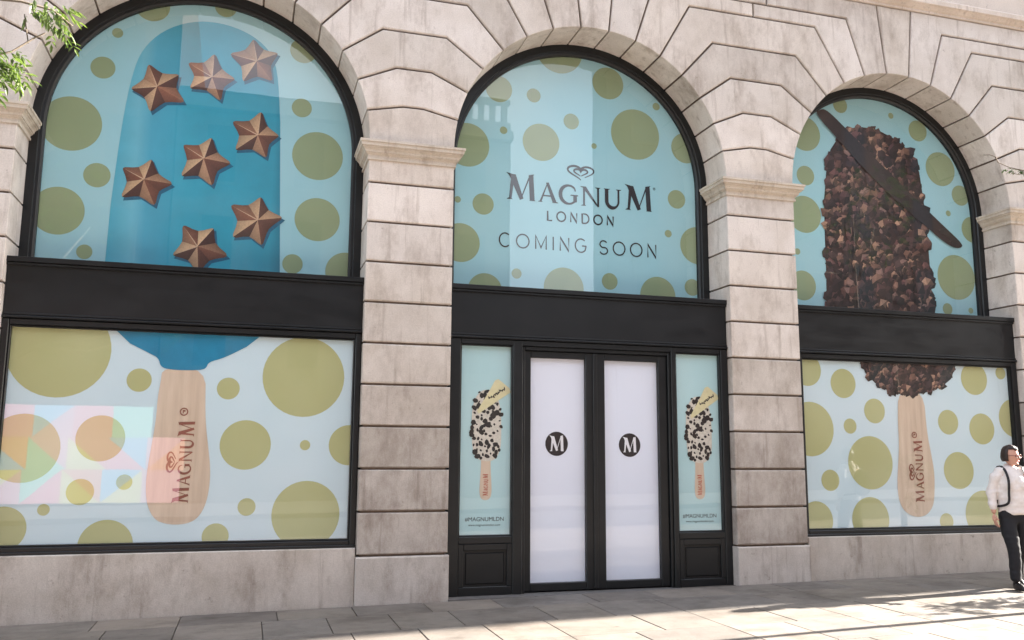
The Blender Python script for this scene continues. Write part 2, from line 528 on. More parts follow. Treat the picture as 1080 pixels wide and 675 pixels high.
# --- arch courses
def ap(c, ang, r=RAD): return (c + r * math.cos(R_(ang)), ZS + r * math.sin(R_(ang)))
arch_core = MB()
arch_wall = bpy.data.objects.new('arch_wall', None)   # replaced below by the core mesh
blocks_todo = []
def arc(c, a0, a1, n=5): return [ap(c, a0 + (a1 - a0) * i / n) for i in range(n + 1)]
def jline(c, k, side):
    """joint k from the arch outwards: intrados point, bend; side +1 right half of the arch, -1 left half"""
    a = 12 * k
    if k == 0: return [(c + side * RAD, ZS)]
    p = (c + side * RAD * math.cos(R_(a)), ZS + RAD * math.sin(R_(a)))
    h = HZ[k] - ZS
    return [p, (c + side * h / math.tan(R_(a)), HZ[k])]
def mirror(c, pts): return [(2 * c - x, z) for x, z in pts]
def half(c, side, k, xm):
    """course k beside arch c, out to the vertical line xm"""
    lo, hi = jline(c, k, 1), jline(c, k + 1, 1)
    xr = xm if side > 0 else 2 * c - xm
    poly, kd = [], []
    # start at lower joint outer end, walk inwards, up the arc, out along the upper joint
    pts = [(xr, HZ[k])] + lo[::-1]
    ar = arc(c, 12 * k, 12 * (k + 1))
    poly = pts[:-1] + ar + hi[1:] + [(xr, HZ[k + 1])]
    nl = len(pts) - 1
    kd = ['j'] * nl + ['f'] * (len(ar) - 1) + ['j'] * (len(hi)) + ['s']
    poly = poly[::-1]            # counter-clockwise order
    n = len(poly)
    kd2 = [kd[(n - 2 - i) % n] for i in range(n)]
    if side < 0:
        poly = mirror(c, poly)[::-1]
        kd2 = [kd2[(n - 2 - i) % n] for i in range(n)]
    return poly, kd2
def core_add(poly, kd):
    d = [.03 if k == 'f' else -.001 for k in kd]
    arch_core.prism(inset(poly, d), .035, .74)
def join_halves(cL, cR, k):
    """one chevron course that spans from the left arch to the right arch"""
    lo = jline(cL, k, 1); hi = jline(cL, k + 1, 1)
    lo2 = jline(cR, k, -1); hi2 = jline(cR, k + 1, -1)
    arR = mirror(cR, arc(cR, 12 * k, 12 * (k + 1)))
    arL = arc(cL, 12 * k, 12 * (k + 1))
    poly = lo + lo2[::-1][:-1] + arR + hi2[1:] + hi[::-1][:-1] + arL[::-1][:-1]
    kd = ['j'] * (len(lo) + len(lo2) - 1) + ['f'] * (len(arR) - 1) + ['j'] * (len(hi2) + len(hi) - 1) + ['f'] * (len(arL) - 1)
    return poly, kd
gaps = [(None, ARCH[0]), (ARCH[0], ARCH[1]), (ARCH[1], ARCH[2]), (ARCH[2], None)]
for cL, cR in gaps:
    for k in range(7):
        if cL is not None and cR is not None and k < 5:
            blocks_todo.append(join_halves(cL, cR, k))
        else:
            if cL is not None:
                xm = (cL + cR) / 2 if cR is not None else PIERS[3][1]
                if k == 6 and cR is not None: xm += .21
                blocks_todo.append(half(cL, 1, k, xm))
            if cR is not None:
                xm = (cL + cR) / 2 if cL is not None else PIERS[0][0]
                if k == 6 and cL is not None: xm += .21
                blocks_todo.append(half(cR, -1, k, xm))
for c in ARCH:
    h = (ZTOP - ZS) / math.tan(R_(84))
    ar = arc(c, 84, 96, 4)
    poly = ar[::-1] + [(c + h, ZTOP), (c - h, ZTOP)]
    blocks_todo.append((poly, ['f'] * 4 + ['j', 'j', 'j']))
for poly, kd in blocks_todo: core_add(poly, kd)
arch_wall = arch_core.build('arch_wall', M['joint'])
arch_wall.parent = bld; arch_wall.location = -bld.location
for poly, kd in blocks_todo:
    kd = ['j' if q == 's' else q for q in kd]
    block('voussoir', poly, kd, arch_wall, random.uniform(.95, 1.04), soot=random.choice((0, .1, .25, .45)))

# --- string course, upper wall, side walls, mass behind
b = MB()
prof = [(0, 7.795), (.02, 7.798), (.02, 7.83), (.05, 7.845), (.075, 7.875), (.11, 7.89), (.11, 7.955), (.09, 7.97), (.03, 8.02), (0, 8.03)]
v, f = [], []
XA, XB = -9.0, 31.2
for p, z in prof: v += [(XA, -p, z), (XB, -p, z), (XB, .7, z), (XA, .7, z)]
for i in range(len(prof) - 1):
    for k in range(4): f.append((i * 4 + k, i * 4 + (k + 1) % 4, i * 4 + 4 + (k + 1) % 4, i * 4 + 4 + k))
f += [(3, 2, 1, 0), tuple((len(prof) - 1) * 4 + k for k in range(4))]
bparent(mesh_obj('string_course', v, f, M['upper_stone']))
b = MB()
# first-floor wall with a course of window openings out of view above the frame
b.box(XA, XB, .06, .9, 8.025, 14.5)
bparent(b.build('upper_wall', M['upper_stone']))
b = MB(); b.box(XA, XB, -.25, .9, 14.502, 15.0, .05); bparent(b.build('cornice', M['upper_stone']))
for i in range(8):
    x = -6 + i * 4.523 + 1.77
    w = MB()
    w.box(x - .75, x + .75, -.02, .2, 8.9, 9.05); w.box(x - .75, x - .6, .0, .2, 9.053, 11.6); w.box(x + .6, x + .75, .0, .2, 9.053, 11.6); w.box(x - .85, x + .85, -.06, .2, 11.603, 11.9)
    o = bparent(w.build('upper_window', M['upper_stone']))
    g = MB(); g.box(x - .598, x + .598, .03, .05, 9.055, 11.6)
    q = g.build('window_pane', M['paint']); q.parent = o
b = MB(); b.box(XA, PIERS[0][0] - .004, .0, .74, -.5, 7.79, .01); bparent(b.build('side_wall', M['upper_stone']))
b = MB(); b.box(PIERS[3][1] + .004, XB, .0, .74, -.5, 7.79, .01); bparent(b.build('side_wall', M['upper_stone']))
b = MB(); b.box(XA, XB, .742, 9, -.6, 8.0); b.box(XA, XB, .902, 9, 8.003, 14.4); bparent(b.build('rear_mass', M['joint']))

# stall risers under the two big windows
for (x0, x1) in ((0, W), (2 * W + 2 * PW, 3 * W + 2 * PW)):
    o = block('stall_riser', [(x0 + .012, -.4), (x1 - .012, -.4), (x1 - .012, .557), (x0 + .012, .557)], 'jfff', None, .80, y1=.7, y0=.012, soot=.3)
    bparent(o)

# ------------------------------------------------------------------ shopfronts
PAINT = M['paint']
def arched_outline(c, r, zb, n=40):
    """counter-clockwise seen from the street: bottom left, bottom right, up and round"""
    return [(c - r, zb), (c + r, zb)] + [(c + r * math.cos(math.pi * i / n), ZS + r * math.sin(math.pi * i / n)) for i in range(n + 1)]
def frame_arch(c, parent):
    ro, ri = RAD + .012, 1.635
    b = MB()
    n = 48
    def prof_ring(r): return [(c - r, 3.47)] + [(c - r * math.cos(math.pi * i / n), ZS + r * math.sin(math.pi * i / n)) for i in range(n + 1)] + [(c + r, 3.47)]
    # moulded section: outer face, step, inner bead
    sec = [(ro, .50), (ri + .055, .50), (ri + .045, .515), (ri + .02, .518), (ri, .54), (ri, .62), (ro, .62)]
    rings = [[(x, y, z) for x, z in prof_ring(r)] for r, y in sec]
    L = len(rings[0]); vs = [q for rg in rings for q in rg]; fs = []
    m = len(sec)
    for i in range(m):
        j = (i + 1) % m
        for k in range(L - 1): fs.append((i * L + k, i * L + k + 1, j * L + k + 1, j * L + k))
    fs.append(tuple(i * L for i in range(m))); fs.append(tuple(i * L + L - 1 for i in reversed(range(m))))
    b.add(vs, fs)
    fr = b.build('arched_frame', PAINT); fr.parent = parent; fr.location = -parent.location
    p = MB(); p.prism(arched_outline(c, ri + .008, 3.46), .556, .562)
    g = p.build('glass_pane', M['glass']); g.parent = fr
    return fr

def loc0(o, parent):
    o.parent = parent; o.location = -parent.location; return o

def fascia(x0, x1, parent):
    b = MB()
    b.box(x0 + .004, x1 - .004, .11, .66, 2.905, 3.455)
    o = loc0(b.build('fascia_board', PAINT), parent)
    m = MB()
    m.box(x0 + .003, x1 - .003, .072, .50, 3.42, 3.475, .006); m.box(x0 + .003, x1 - .003, .086, .2, 3.39, 3.418, .006)
    q = m.build('top_moulding', PAINT); q.parent = o
    m = MB()
    m.box(x0 + .003, x1 - .003, .095, .2, 2.885, 2.91, .006); m.box(x0 + .003, x1 - .003, .078, .2, 2.855, 2.882, .008)
    q = m.build('bottom_moulding', PAINT); q.parent = o
    return o

def rect_frame(b, x0, x1, z0, z1, st, top, bot, y0, y1, c=.008):
    b.box(x0, x0 + st, y0, y1, z0, z1, c); b.box(x1 - st, x1, y0, y1, z0, z1, c)
    b.box(x0 + st, x1 - st, y0 + .002, y1, z1 - top, z1, c); b.box(x0 + st, x1 - st, y0 + .002, y1, z0, z0 + bot, c)

def window(x0, x1, parent, st):
    b = MB()
    rect_frame(b, x0 + .003, x1 - .003, .56, 2.852, st - .018, .062, .07, .10, .30)
    o = loc0(b.build('window_frame', PAINT), parent)
    m = MB(); rect_frame(m, x0 + st - .013, x1 - st + .013, .632, 2.788, .016, .016, .016, .122, .25, .005)
    q = m.build('glazing_bead', PAINT); q.parent = o
    p = MB(); p.box(x0 + st - .01, x1 - st + .01, .150, .156, .64, 2.78)
    q = p.build('glass_pane', M['glass']); q.parent = o
    s = MB(); s.box(x0 + .003, x1 - .003, .07, .13, .558, .585, .006)
    q = s.build('sill', PAINT); q.parent = o
    return o

SF = []
names = ['black painted shopfront in the left bay, wide window below an arched one',
         'black painted shopfront with double doors in the middle bay',
         'black painted shopfront in the right bay behind the walking person']
for i in range(3):
    x0, x1 = PIERS[i][1], PIERS[i + 1][0]
    e = tag(empty('shopfront', ((x0 + x1) / 2, .1, 0)), names[i], 'shopfront', 'shopfronts under the arches')
    SF.append(e)
    frame_arch(ARCH[i], e); fascia(x0, x1, e)
    if i == 0: window(x0, x1, e, .085)
    if i == 2: window(x0, x1, e, .11)
# middle bay: side lights, doors
e = SF[1]
x0, x1 = PIERS[1][1], PIERS[2][0]
b = MB()
for xa, xb in ((x0 + .003, x0 + .142), (5.285, 5.40), (7.29, 7.355), (7.968, x1 - .003)):
    b.box(xa, xb, .10, .30, -.1, 2.852, .008)
b.box(x0 + .142, x1 - .105, .103, .30, 2.79, 2.852, .006)
surround = loc0(b.build('door_surround', PAINT), e)
for xa, xb in ((x0 + .142, 5.285), (7.355, 7.968)):
    b = MB()
    b.box(xa, xb, .106, .30, .56, .64, .008)
    b.box(xa, xb, .135, .30, -.1, .56); b.box(xa, xb, .108, .2, -.1, .10, .006)
    b.box(xa, xa + .06, .108, .2, .10, .56, .006); b.box(xb - .06, xb, .108, .2, .10, .56, .006); b.box(xa + .06, xb - .06, .108, .2, .49, .56, .006)
    b.box(xa + .085, xb - .085, .124, .2, .125, .465, .012)
    o = loc0(b.build('stall_panel', PAINT), e)
    m = MB(); rect_frame(m, xa, xb, .64, 2.79, .014, .016, .014, .118, .25, .005)
    q = m.build('glazing_bead', PAINT); q.parent = o
    p = MB(); p.box(xa + .002, xb - .002, .150, .156, .645, 2.785)
    q = p.build('glass_pane', M['glass']); q.parent = o
b = MB()
b.box(5.40, 5.435, .125, .30, -.02, 2.789, .006); b.box(7.255, 7.29, .125, .30, -.02, 2.789, .006); b.box(5.435, 7.255, .128, .30, 2.745, 2.789, .006)
loc0(b.build('door_frame', PAINT), e)
for k, (xa, xb, ga, gb) in enumerate(((5.438, 6.316, 5.515, 6.197), (6.322, 7.252, 6.44, 7.142))):
    b = MB()
    b.box(xa, ga, .158, .23, .02, 2.742, .006); b.box(gb, xb, .158, .23, .02, 2.742, .006)
    b.box(ga, gb, .160, .23, 2.665, 2.742, .006); b.box(ga, gb, .160, .23, .02, .108, .006)
    if k == 0: b.box(xb - .03, xb + .022, .142, .157, .03, 2.74, .005)
    o = loc0(b.build('door_leaf', PAINT), e)
    p = MB(); p.box(ga - .003, gb + .003, .195, .201, .105, 2.668)
    q = p.build('glass_pane', M['glass']); q.parent = o
b = MB(); b.box(x0 + .01, x1 - .01, -.042, .4, -.12, .006, .006)
loc0(b.build('threshold', plain('threshold_stone', s2l((96, 92, 90)), .8, .2, 12)), e)

# ------------------------------------------------------------------ posters
YU, YL, YD = .58, .17, .214
DOTS_UL = [(0.378,5.082,0.309),(0.648,5.763,0.128),(0.769,6.191,0.058),(0.674,4.526,0.137),(0.320,4.097,0.264),(1.111,6.573,0.187),(1.901,6.679,0.121),(2.810,5.558,0.115),(3.015,4.991,0.292),(3.040,4.225,0.257),(2.783,3.681,0.114),(3.383,3.625,0.231),(0.611,3.666,0.080),(2.799,6.269,0.153)]
DOTS_UM = [(4.816,5.327,0.281),(5.215,6.104,0.173),(5.676,6.077,0.093),(5.280,5.567,0.049),(5.777,5.464,0.246),(6.186,5.789,0.106),(6.498,5.493,0.038),(6.701,6.374,0.219),(7.082,5.716,0.345),(7.392,6.139,0.052),(7.809,5.604,0.208),(7.662,4.886,0.127),(5.026,4.588,0.135),(4.704,4.618,0.041),(4.747,4.081,0.242),(7.530,4.410,0.050),(7.951,4.280,0.251),(5.461,3.743,0.064),(5.062,3.505,0.217),(6.078,3.595,0.265),(6.697,3.722,0.108),(7.366,3.575,0.249),(7.861,3.714,0.111),(6.023,6.743,0.320)]
DOTS_UR = [(9.675,6.023,0.253),(9.659,5.409,0.141),(9.615,4.849,0.264),(9.475,4.313,0.045),(9.538,3.844,0.207),(10.289,6.518,0.118),(11.612,6.283,0.160),(11.972,5.736,0.259),(12.302,5.363,0.154),(12.062,5.072,0.044),(12.480,4.857,0.197),(12.125,4.121,0.331),(11.931,3.645,0.085),(12.342,3.643,0.043),(11.153,6.462,0.045)]
DOTS_LL = [(0.526,2.562,0.484),(1.293,2.275,0.120),(0.275,1.576,0.337),(0.970,1.679,0.230),(1.220,1.244,0.076),(0.821,1.149,0.128),(0.507,0.979,0.056),(0.158,0.800,0.214),(1.088,0.620,0.255),(2.941,2.359,0.431),(2.169,2.212,0.115),(2.371,1.626,0.258),(2.982,1.628,0.054),(3.447,1.632,0.216),(3.019,0.900,0.352),(2.414,0.986,0.090),(2.120,0.692,0.132)]
DOTS_LR = [(9.256,2.643,0.207),(9.791,2.484,0.191),(9.267,1.888,0.346),(10.254,2.136,0.162),(9.865,1.933,0.098),(10.149,1.466,0.342),(9.528,1.242,0.134),(9.297,0.741,0.242),(10.106,0.747,0.282),(11.908,2.607,0.221),(12.369,2.699,0.086),(11.424,2.008,0.166),(11.979,1.926,0.210),(12.547,2.081,0.264),(11.545,1.367,0.245),(11.291,0.701,0.109),(11.920,0.787,0.313)]
STARS = [
((1.218,5.615),[(1.113,5.872),(1.449,5.787),(1.522,5.463),(1.167,5.300),(0.941,5.549)]),
((1.795,5.805),[(1.807,6.094),(2.054,5.809),(1.902,5.524),(1.559,5.632),(1.523,5.942)]),
((2.276,6.067),[(2.225,6.336),(2.518,6.196),(2.463,5.838),(2.133,5.789),(1.968,6.111)]),
((2.331,5.168),[(2.355,5.461),(2.575,5.185),(2.437,4.899),(2.087,4.959),(2.036,5.300)]),
((1.759,4.830),[(1.835,5.088),(2.062,4.796),(1.869,4.509),(1.531,4.590),(1.527,4.964)]),
((1.150,4.525),[(1.221,4.766),(1.457,4.497),(1.281,4.229),(0.933,4.294),(0.918,4.637)]),
((2.378,4.163),[(2.398,4.447),(2.657,4.214),(2.434,3.861),(2.109,3.935),(2.068,4.314)]),
((1.750,3.810),[(1.917,4.036),(2.082,3.719),(1.776,3.496),(1.491,3.686),(1.582,4.044)]),
]
BLUE_UP = [(0.821,3.482),(0.834,4.219),(0.885,5.156),(0.952,5.737),(1.038,6.040),(1.237,6.291),(1.534,6.450),(1.844,6.483),(2.166,6.405),(2.404,6.237),(2.516,5.999),(2.573,5.354),(2.651,3.482)]
BLUE_LOW = [(1.003,2.825),(1.184,2.648),(1.375,2.555),(1.466,2.508),(1.486,2.425),(1.557,2.394),(1.731,2.389),(1.874,2.397),(1.937,2.416),(1.956,2.485),(2.108,2.532),(2.331,2.661),(2.490,2.818)]
STICK_L = [(1.509,2.416),(1.500,2.258),(1.481,2.107),(1.480,1.876),(1.446,1.547),(1.424,1.320),(1.425,1.159),(1.453,0.998),(1.528,0.870),(1.622,0.830),(1.731,0.815),(1.854,0.829),(1.944,0.883),(2.009,1.009),(2.037,1.188),(2.035,1.386),(2.005,1.584),(1.972,1.784),(1.951,1.984),(1.934,2.416)]
STICK_R = [(10.643,2.42),(10.608,2.010),(10.609,1.716),(10.577,1.460),(10.541,1.207),(10.549,1.009),(10.597,0.883),(10.688,0.803),(10.826,0.762),(10.970,0.785),(11.066,0.870),(11.116,0.986),(11.147,1.315),(11.113,1.573),(11.064,1.869),(11.051,2.42)]
NUT_UP = [(9.897,3.472),(9.919,4.048),(9.924,4.506),(9.939,5.062),(9.999,5.490),(10.088,5.831),(10.292,6.117),(10.571,6.231),(10.901,6.221),(11.229,6.101),(11.471,5.931),(11.592,5.649),(11.640,5.166),(11.662,4.734),(11.670,4.116),(11.673,3.479)]
NUT_LOW = [(10.066,2.811),(10.142,2.628),(10.329,2.466),(10.567,2.380),(10.811,2.349),(11.088,2.401),(11.347,2.476),(11.520,2.595),(11.634,2.829)]
POD = [(9.832,6.318),(9.933,6.412),(10.069,6.452),(10.352,6.220),(10.819,5.813),(11.239,5.468),(11.664,5.120),(11.987,4.866),(12.286,4.638),(12.232,4.556),(12.073,4.525),(11.852,4.615),(11.610,4.788),(11.102,5.109),(10.583,5.548),(10.226,5.918)]

def circ(x, z, r, n=40): return [(x + r * math.cos(6.28318 * i / n), z + r * math.sin(6.28318 * i / n)) for i in range(n)]
def rectp(x0, x1, z0, z1): return [(x0, z0), (x1, z0), (x1, z1), (x0, z1)]

def poster(win, y, mat, label, group=None, name='window_poster', thick=.006):
    b = MB(); b.prism(win, y, y + thick)
    o = b.build(name, mat)
    return tag(o, label, 'poster', group)
def dots(p, L, win, y, mat):
    for x, z, r in L:
        q = clip(circ(x, z, r), win)
        if len(q) > 2: flat('dot', q, y - .001, mat, p)

# --- lettering
class Ink:
    """thick and thin pen strokes laid on a sheet, every stroke a hair in front of the last"""
    def __init__(s, place, y): s.v, s.f, s.pl, s.y, s.k = [], [], place, y, 0
    def quad(s, pts):
        b = len(s.v); y = s.y - .00003 * s.k; s.k += 1
        P = [s.pl(*p) for p in pts]
        ar = sum(P[i - 1][0] * P[i][1] - P[i][0] * P[i - 1][1] for i in range(len(P)))
        if ar < 0: P = P[::-1]
        s.v += [(x, y, z) for x, z in P]; s.f.append(tuple(range(b, b + len(P))))
    def stroke(s, pts, w, closed=False):
        n = len(pts); w = w if hasattr(w, '__len__') else [w] * n
        L, Rr = [], []
        for i in range(n):
            a = Vector(pts[(i - 1) % n] if closed or i > 0 else pts[i]); c = Vector(pts[(i + 1) % n] if closed or i < n - 1 else pts[i])
            t = (c - a).normalized(); nn = Vector((-t.y, t.x))
            p0, p1, p2 = Vector(pts[(i - 1) % n]), Vector(pts[i]), Vector(pts[(i + 1) % n])
            k = 1
            if closed or 0 < i < n - 1:
                ct = (p1 - p0).normalized().dot((p2 - p1).normalized())
                k = 1 / max(.45, math.sqrt(max(0, (1 + ct) / 2)))
            p = Vector(pts[i]); L.append(p + nn * w[i] / 2 * k); Rr.append(p - nn * w[i] / 2 * k)
        for i in range(n if closed else n - 1):
            j = (i + 1) % n
            b = len(s.v); y = s.y - .00003 * s.k
            P = [s.pl(*q) for q in (L[i], Rr[i], Rr[j], L[j])]
            ar = sum(P[m - 1][0] * P[m][1] - P[m][0] * P[m - 1][1] for m in range(4))
            if ar < 0: P = P[::-1]
            s.v += [(x, y, z) for x, z in P]; s.f.append((b, b + 1, b + 2, b + 3))
        s.k += 1
    def build(s, name, m, parent): return mesh_obj(name, s.v, s.f, m, parent)

def earc(cx, cz, rx, rz, a0, a1, n=18): return [(cx + rx * math.cos(R_(a0 + (a1 - a0) * i / n)), cz + rz * math.sin(R_(a0 + (a1 - a0) * i / n))) for i in range(n + 1)]
def serif_glyph(ink, ch, x, h, w, big=False):
    """flared serif capitals: x left, h cap height, w width"""
    T, t = .19 * h, .10 * h
    q = lambda *p: ink.quad([(x + a * w, b * h) for a, b in p])
    tw, tt = T / w, t / w
    if ch == 'M':
        q((.09, .05), (.09 + tt, .05), (.19 + tt, .95), (.16, .95))                     # thin left leg
        q((.06, 1.0), (.20 + tw * .7, .98), (.52 + tw * .45, .06), (.47, .0))            # thick down stroke
        q((-.02, 1.04), (.10, .93), (.17, .93), (.21, .99))                              # left flag
        q((.47, .0), (.53, .06), (.86, 1.0), (.80, .98))                                  # thin up stroke
        q((.78, .98), (.78 + tw * 1.0, .98), (.90 + tw * .55, .03), (.88 - tw * .35, .03))  # thick right leg
        q((.78, 1.0), (.98, 1.05), (.92, .95), (.80, .94))
        q((.0, .0), (.22, .0), (.16, .055), (.06, .055)); q((.80, .0), (1.03, .0), (.97, .055), (.86, .055))
    elif ch == 'A':
        q((.07, .04), (.07 + tt * 1.1, .04), (.50, .98), (.42, .90))
        q((.40, 1.0), (.40 + tw * .75, 1.02), (.90 + tw * .2, .04), (.90 - tw * .9, .04))
        q((.22, .30), (.72, .30), (.70, .37), (.25, .37))
        q((-.02, 0), (.24, 0), (.17, .05), (.04, .05)); q((.70, 0), (1.04, 0), (.97, .05), (.78, .05))
    elif ch == 'G':
        pts = earc(x + .52 * w, .5 * h, .44 * w, .47 * h, 48, 318, 26)
        ww = [t + (T - t) * max(0, math.sin(R_(48 + 270 * i / 26 - 90))) ** .8 for i in range(27)]
        ink.stroke(pts, ww)
        q((.78, .86), (.86, .86), (.90, .70), (.84, .68))
        q((.76, .10), (.76 + tw, .14), (.76 + tw, .46), (.76, .46)); q((.60, .45), (1.02, .45), (1.0, .51), (.63, .51))
    elif ch == 'N':
        q((.10, .04), (.10 + tt, .04), (.10 + tt, .96), (.10, .96))
        q((.02, 1.0), (.02 + tw * 1.25, 1.0), (.92, .0), (.86, -.02))
        q((.84, .06), (.84 + tt, .0), (.84 + tt, .96), (.84, .96))
        q((-.02, 0), (.26, 0), (.2, .05), (.05, .05)); q((.72, 1), (1.02, 1), (.96, .95), (.79, .95)); q((-.06, 1.0), (.12, 1.0), (.12, .95), (.02, .95))
    elif ch == 'U':
        l = [(x + .17 * w, .97 * h), (x + .17 * w, .36 * h)] + earc(x + .50 * w, .36 * h, .33 * w, .34 * h, 185, 355, 14) + [(x + .83 * w, .36 * h), (x + .83 * w, .97 * h)]
        n = len(l); ink.stroke(l, [T if i < n * .45 else (T + (t - T) * min(1, (i - n * .45) / (n * .2))) for i in range(n)])
        q((0, 1), (.36, 1), (.30, .95), (.06, .95)); q((.68, 1), (1.0, 1), (.94, .95), (.74, .95))

def wordmark(ink, x0, base, H, h, total):
    """large first and last letters, smaller ones between"""
    spec = [('M', 0.0, .187, H), ('A', .210, .132, h), ('G', .350, .130, h), ('N', .503, .133, h), ('U', .660, .126, h), ('M', .812, .187, H)]
    for i, (ch, a, w, hh) in enumerate(spec): serif_glyph(ink, ch, x0 + a * total, hh, w * total)

LIGHT = {
 'C': (.86, [earc(.45, .5, .42, .5, 48, 312, 22)]), 'O': (1.0, [earc(.5, .5, .47, .5, 0, 360, 30)]),
 'M': (.92, [[(.06, 0), (.06, 1), (.46, .12), (.86, 1), (.86, 0)]]), 'I': (.12, [[(.06, 0), (.06, 1)]]),
 'N': (.78, [[(.06, 0), (.06, 1), (.72, 0), (.72, 1)]]), 'G': (.95, [earc(.47, .5, .44, .5, 48, 318, 22) + [(.88, .48)], [(.55, .48), (.90, .48)]]),
 'S': (.72, [earc(.36, .74, .28, .26, 30, 250, 14) + earc(.37, .25, .31, .26, 70, -160, 14)]),
 'L': (.55, [[(.06, 1), (.06, 0), (.55, 0)]]), 'D': (.84, [[(.06, 0), (.06, 1), (.34, 1)] + earc(.34, .5, .46, .5, 88, -88, 16) + [(.34, 0), (.03, 0)]]), ' ': (.45, [])}
def light_text(ink, txt, x0, base, h, total, wt):
    nat = sum(LIGHT[c][0] * h for c in txt); gap = (total - nat) / (len(txt) - 1)
    x = x0
    for c in txt:
        w, st = LIGHT[c]
        for s in st:
            closed = c == 'O'
            pts = [(x + a * h, base + b * h) for a, b in (s[:-1] if closed else s)]
            ink.stroke(pts, wt, closed)
        x += w * h + gap
def heart(ink, cx, cz, w, h, lw):
    def hp(t): return (16 * math.sin(t) ** 3 / 32, (13 * math.cos(t) - 5 * math.cos(2 * t) - 2 * math.cos(3 * t) - math.cos(4 * t) + 2.5) / 29)
    for sc, a0, a1, dz in ((1, .15, 5.55, 0), (.52, -2.75, 2.75, .03)):
        n = 34; pts, ww = [], []
        for i in range(n + 1):
            t = a0 + (a1 - a0) * i / n + (math.pi if sc == 1 else 0)
            p = hp(t); pts.append((cx + p[0] * w * sc, cz + (p[1] * sc + dz) * h)); ww.append(lw * (.45 + .9 * math.sin(math.pi * i / n)))
        ink.stroke(pts, ww)
def bfont_text(name, txt, x0, z0, width, y, m, parent):
    cu = bpy.data.curves.new(name, 'FONT'); cu.body = txt; cu.size = 1
    ob = bpy.data.objects.new(name, cu); C.objects.link(ob)
    dg = bpy.context.evaluated_depsgraph_get()
    me = bpy.data.meshes.new_from_object(ob.evaluated_get(dg))
    bpy.data.objects.remove(ob)
    xs = [v.co.x for v in me.vertices]; s = width / (max(xs) - min(xs)); mn = min(xs)
    for v in me.vertices: v.co = Vector((x0 + (v.co.x - mn) * s, y, z0 + v.co.y * s))
    me.materials.clear(); me.materials.append(m)
    return link(bpy.data.objects.new(name, me), parent)

ident = lambda x, z: (x, z)
def at(ox, oz): return lambda x, z: (ox + x, oz + z)
def turned(ox, oz, lean=0.0): return lambda x, z: (ox - z + lean * x, oz + x)       # reads upwards

# --- printed stars
def shade(c0, c1, t): t = max(0, min(1, t)); return tuple(a + (b_ - a) * t for a, b_ in zip(c0, c1))
def star(c, tips, y, parent, win):
    cx, cz = c
    inner = []
    for i in range(5):
        a, b_ = tips[i], tips[(i + 1) % 5]
        mx, mz = (a[0] + b_[0]) / 2, (a[1] + b_[1]) / 2
        inner.append((cx + (mx - cx) * .76, cz + (mz - cz) * .76))
    dark, mid, lite = s2l((78, 46, 38)), s2l((138, 88, 66)), s2l((204, 172, 136))
    sh = [(x + .022, z - .03) for i in range(5) for x, z in (tips[i], inner[i])]
    sh = clip(sh, win) if min(z for _, z in sh) < 3.5 else sh
    v, f, cols = [], [], []
    def tri(p, q, r, col, dy):
        if min(p[1], q[1], r[1]) < 3.40: return
        b = len(v); pts = [p, q, r]; col = list(col) if hasattr(col[0], '__len__') else [col] * 3
        ar = sum(pts[i - 1][0] * pts[i][1] - pts[i][0] * pts[i - 1][1] for i in range(3))
        if ar < 0: pts = pts[::-1]; col = col[::-1]
        v.extend((a, y - dy, b2) for a, b2 in pts); f.append((b, b + 1, b + 2)); cols.append(col)
    n5 = len(sh)
    for i in range(n5): tri((cx + .012, cz - .016), sh[i - 1], sh[i], s2l((24, 98, 128)), .001)
    mul = lambda c_, k_: tuple(q * k_ for q in c_)
    for i in range(5):
        tx, tz = tips[i]
        rdg = Vector((tx - cx, tz - cz)); L = rdg.length
        end = (cx + rdg.x * .95, cz + rdg.y * .95)
        for q in (inner[i], inner[i - 1]):
            nn = Vector((-rdg.y, rdg.x)).normalized()
            if nn.dot(Vector((q[0] - cx, q[1] - cz))) < 0: nn = -nn
            l = nn.dot(Vector((-.80, .60)))
            col = shade(dark, mid, (l + 1)) if l < 0 else shade(mid, lite, l ** 1.3)
            col = mul(col, random.uniform(.85, 1.12))
            sh1 = (cx + rdg.x * .90 + nn.x * L * .075, cz + rdg.y * .90 + nn.y * L * .075)      # blunt, rounded arm end
            qm = ((q[0] * .62 + sh1[0] * .38) - nn.x * L * .02, (q[1] * .62 + sh1[1] * .38) - nn.y * L * .02)
            mid_r = (cx + rdg.x * .55, cz + rdg.y * .55)
            tri(c, mid_r, q, (mul(col, 1.18), mul(col, 1.05), mul(col, .62)), .003)
            tri(mid_r, qm, q, (mul(col, 1.05), mul(col, .66), mul(col, .62)), .003)
            tri(mid_r, end, sh1, (mul(col, 1.05), mul(col, .72), mul(col, .66)), .003)
            tri(mid_r, sh1, qm, (mul(col, 1.05), mul(col, .66), mul(col, .66)), .003)
    # ridge highlights on the arms that look up and left
    for i in range(5):
        rdg = Vector((tips[i][0] - cx, tips[i][1] - cz))
        if rdg.normalized().dot(Vector((-.7, .7))) > .25:
            nn = Vector((-rdg.y, rdg.x)).normalized() * .007
            p0 = (cx + nn.x, cz + nn.y); p1 = (cx - nn.x, cz - nn.y); p2 = (cx + rdg.x * .86, cz + rdg.y * .86)
            tri(p0, p1, p2, s2l((206, 176, 146)), .004)
    return mesh_obj('star', v, f, M['print'], parent, cols=cols)

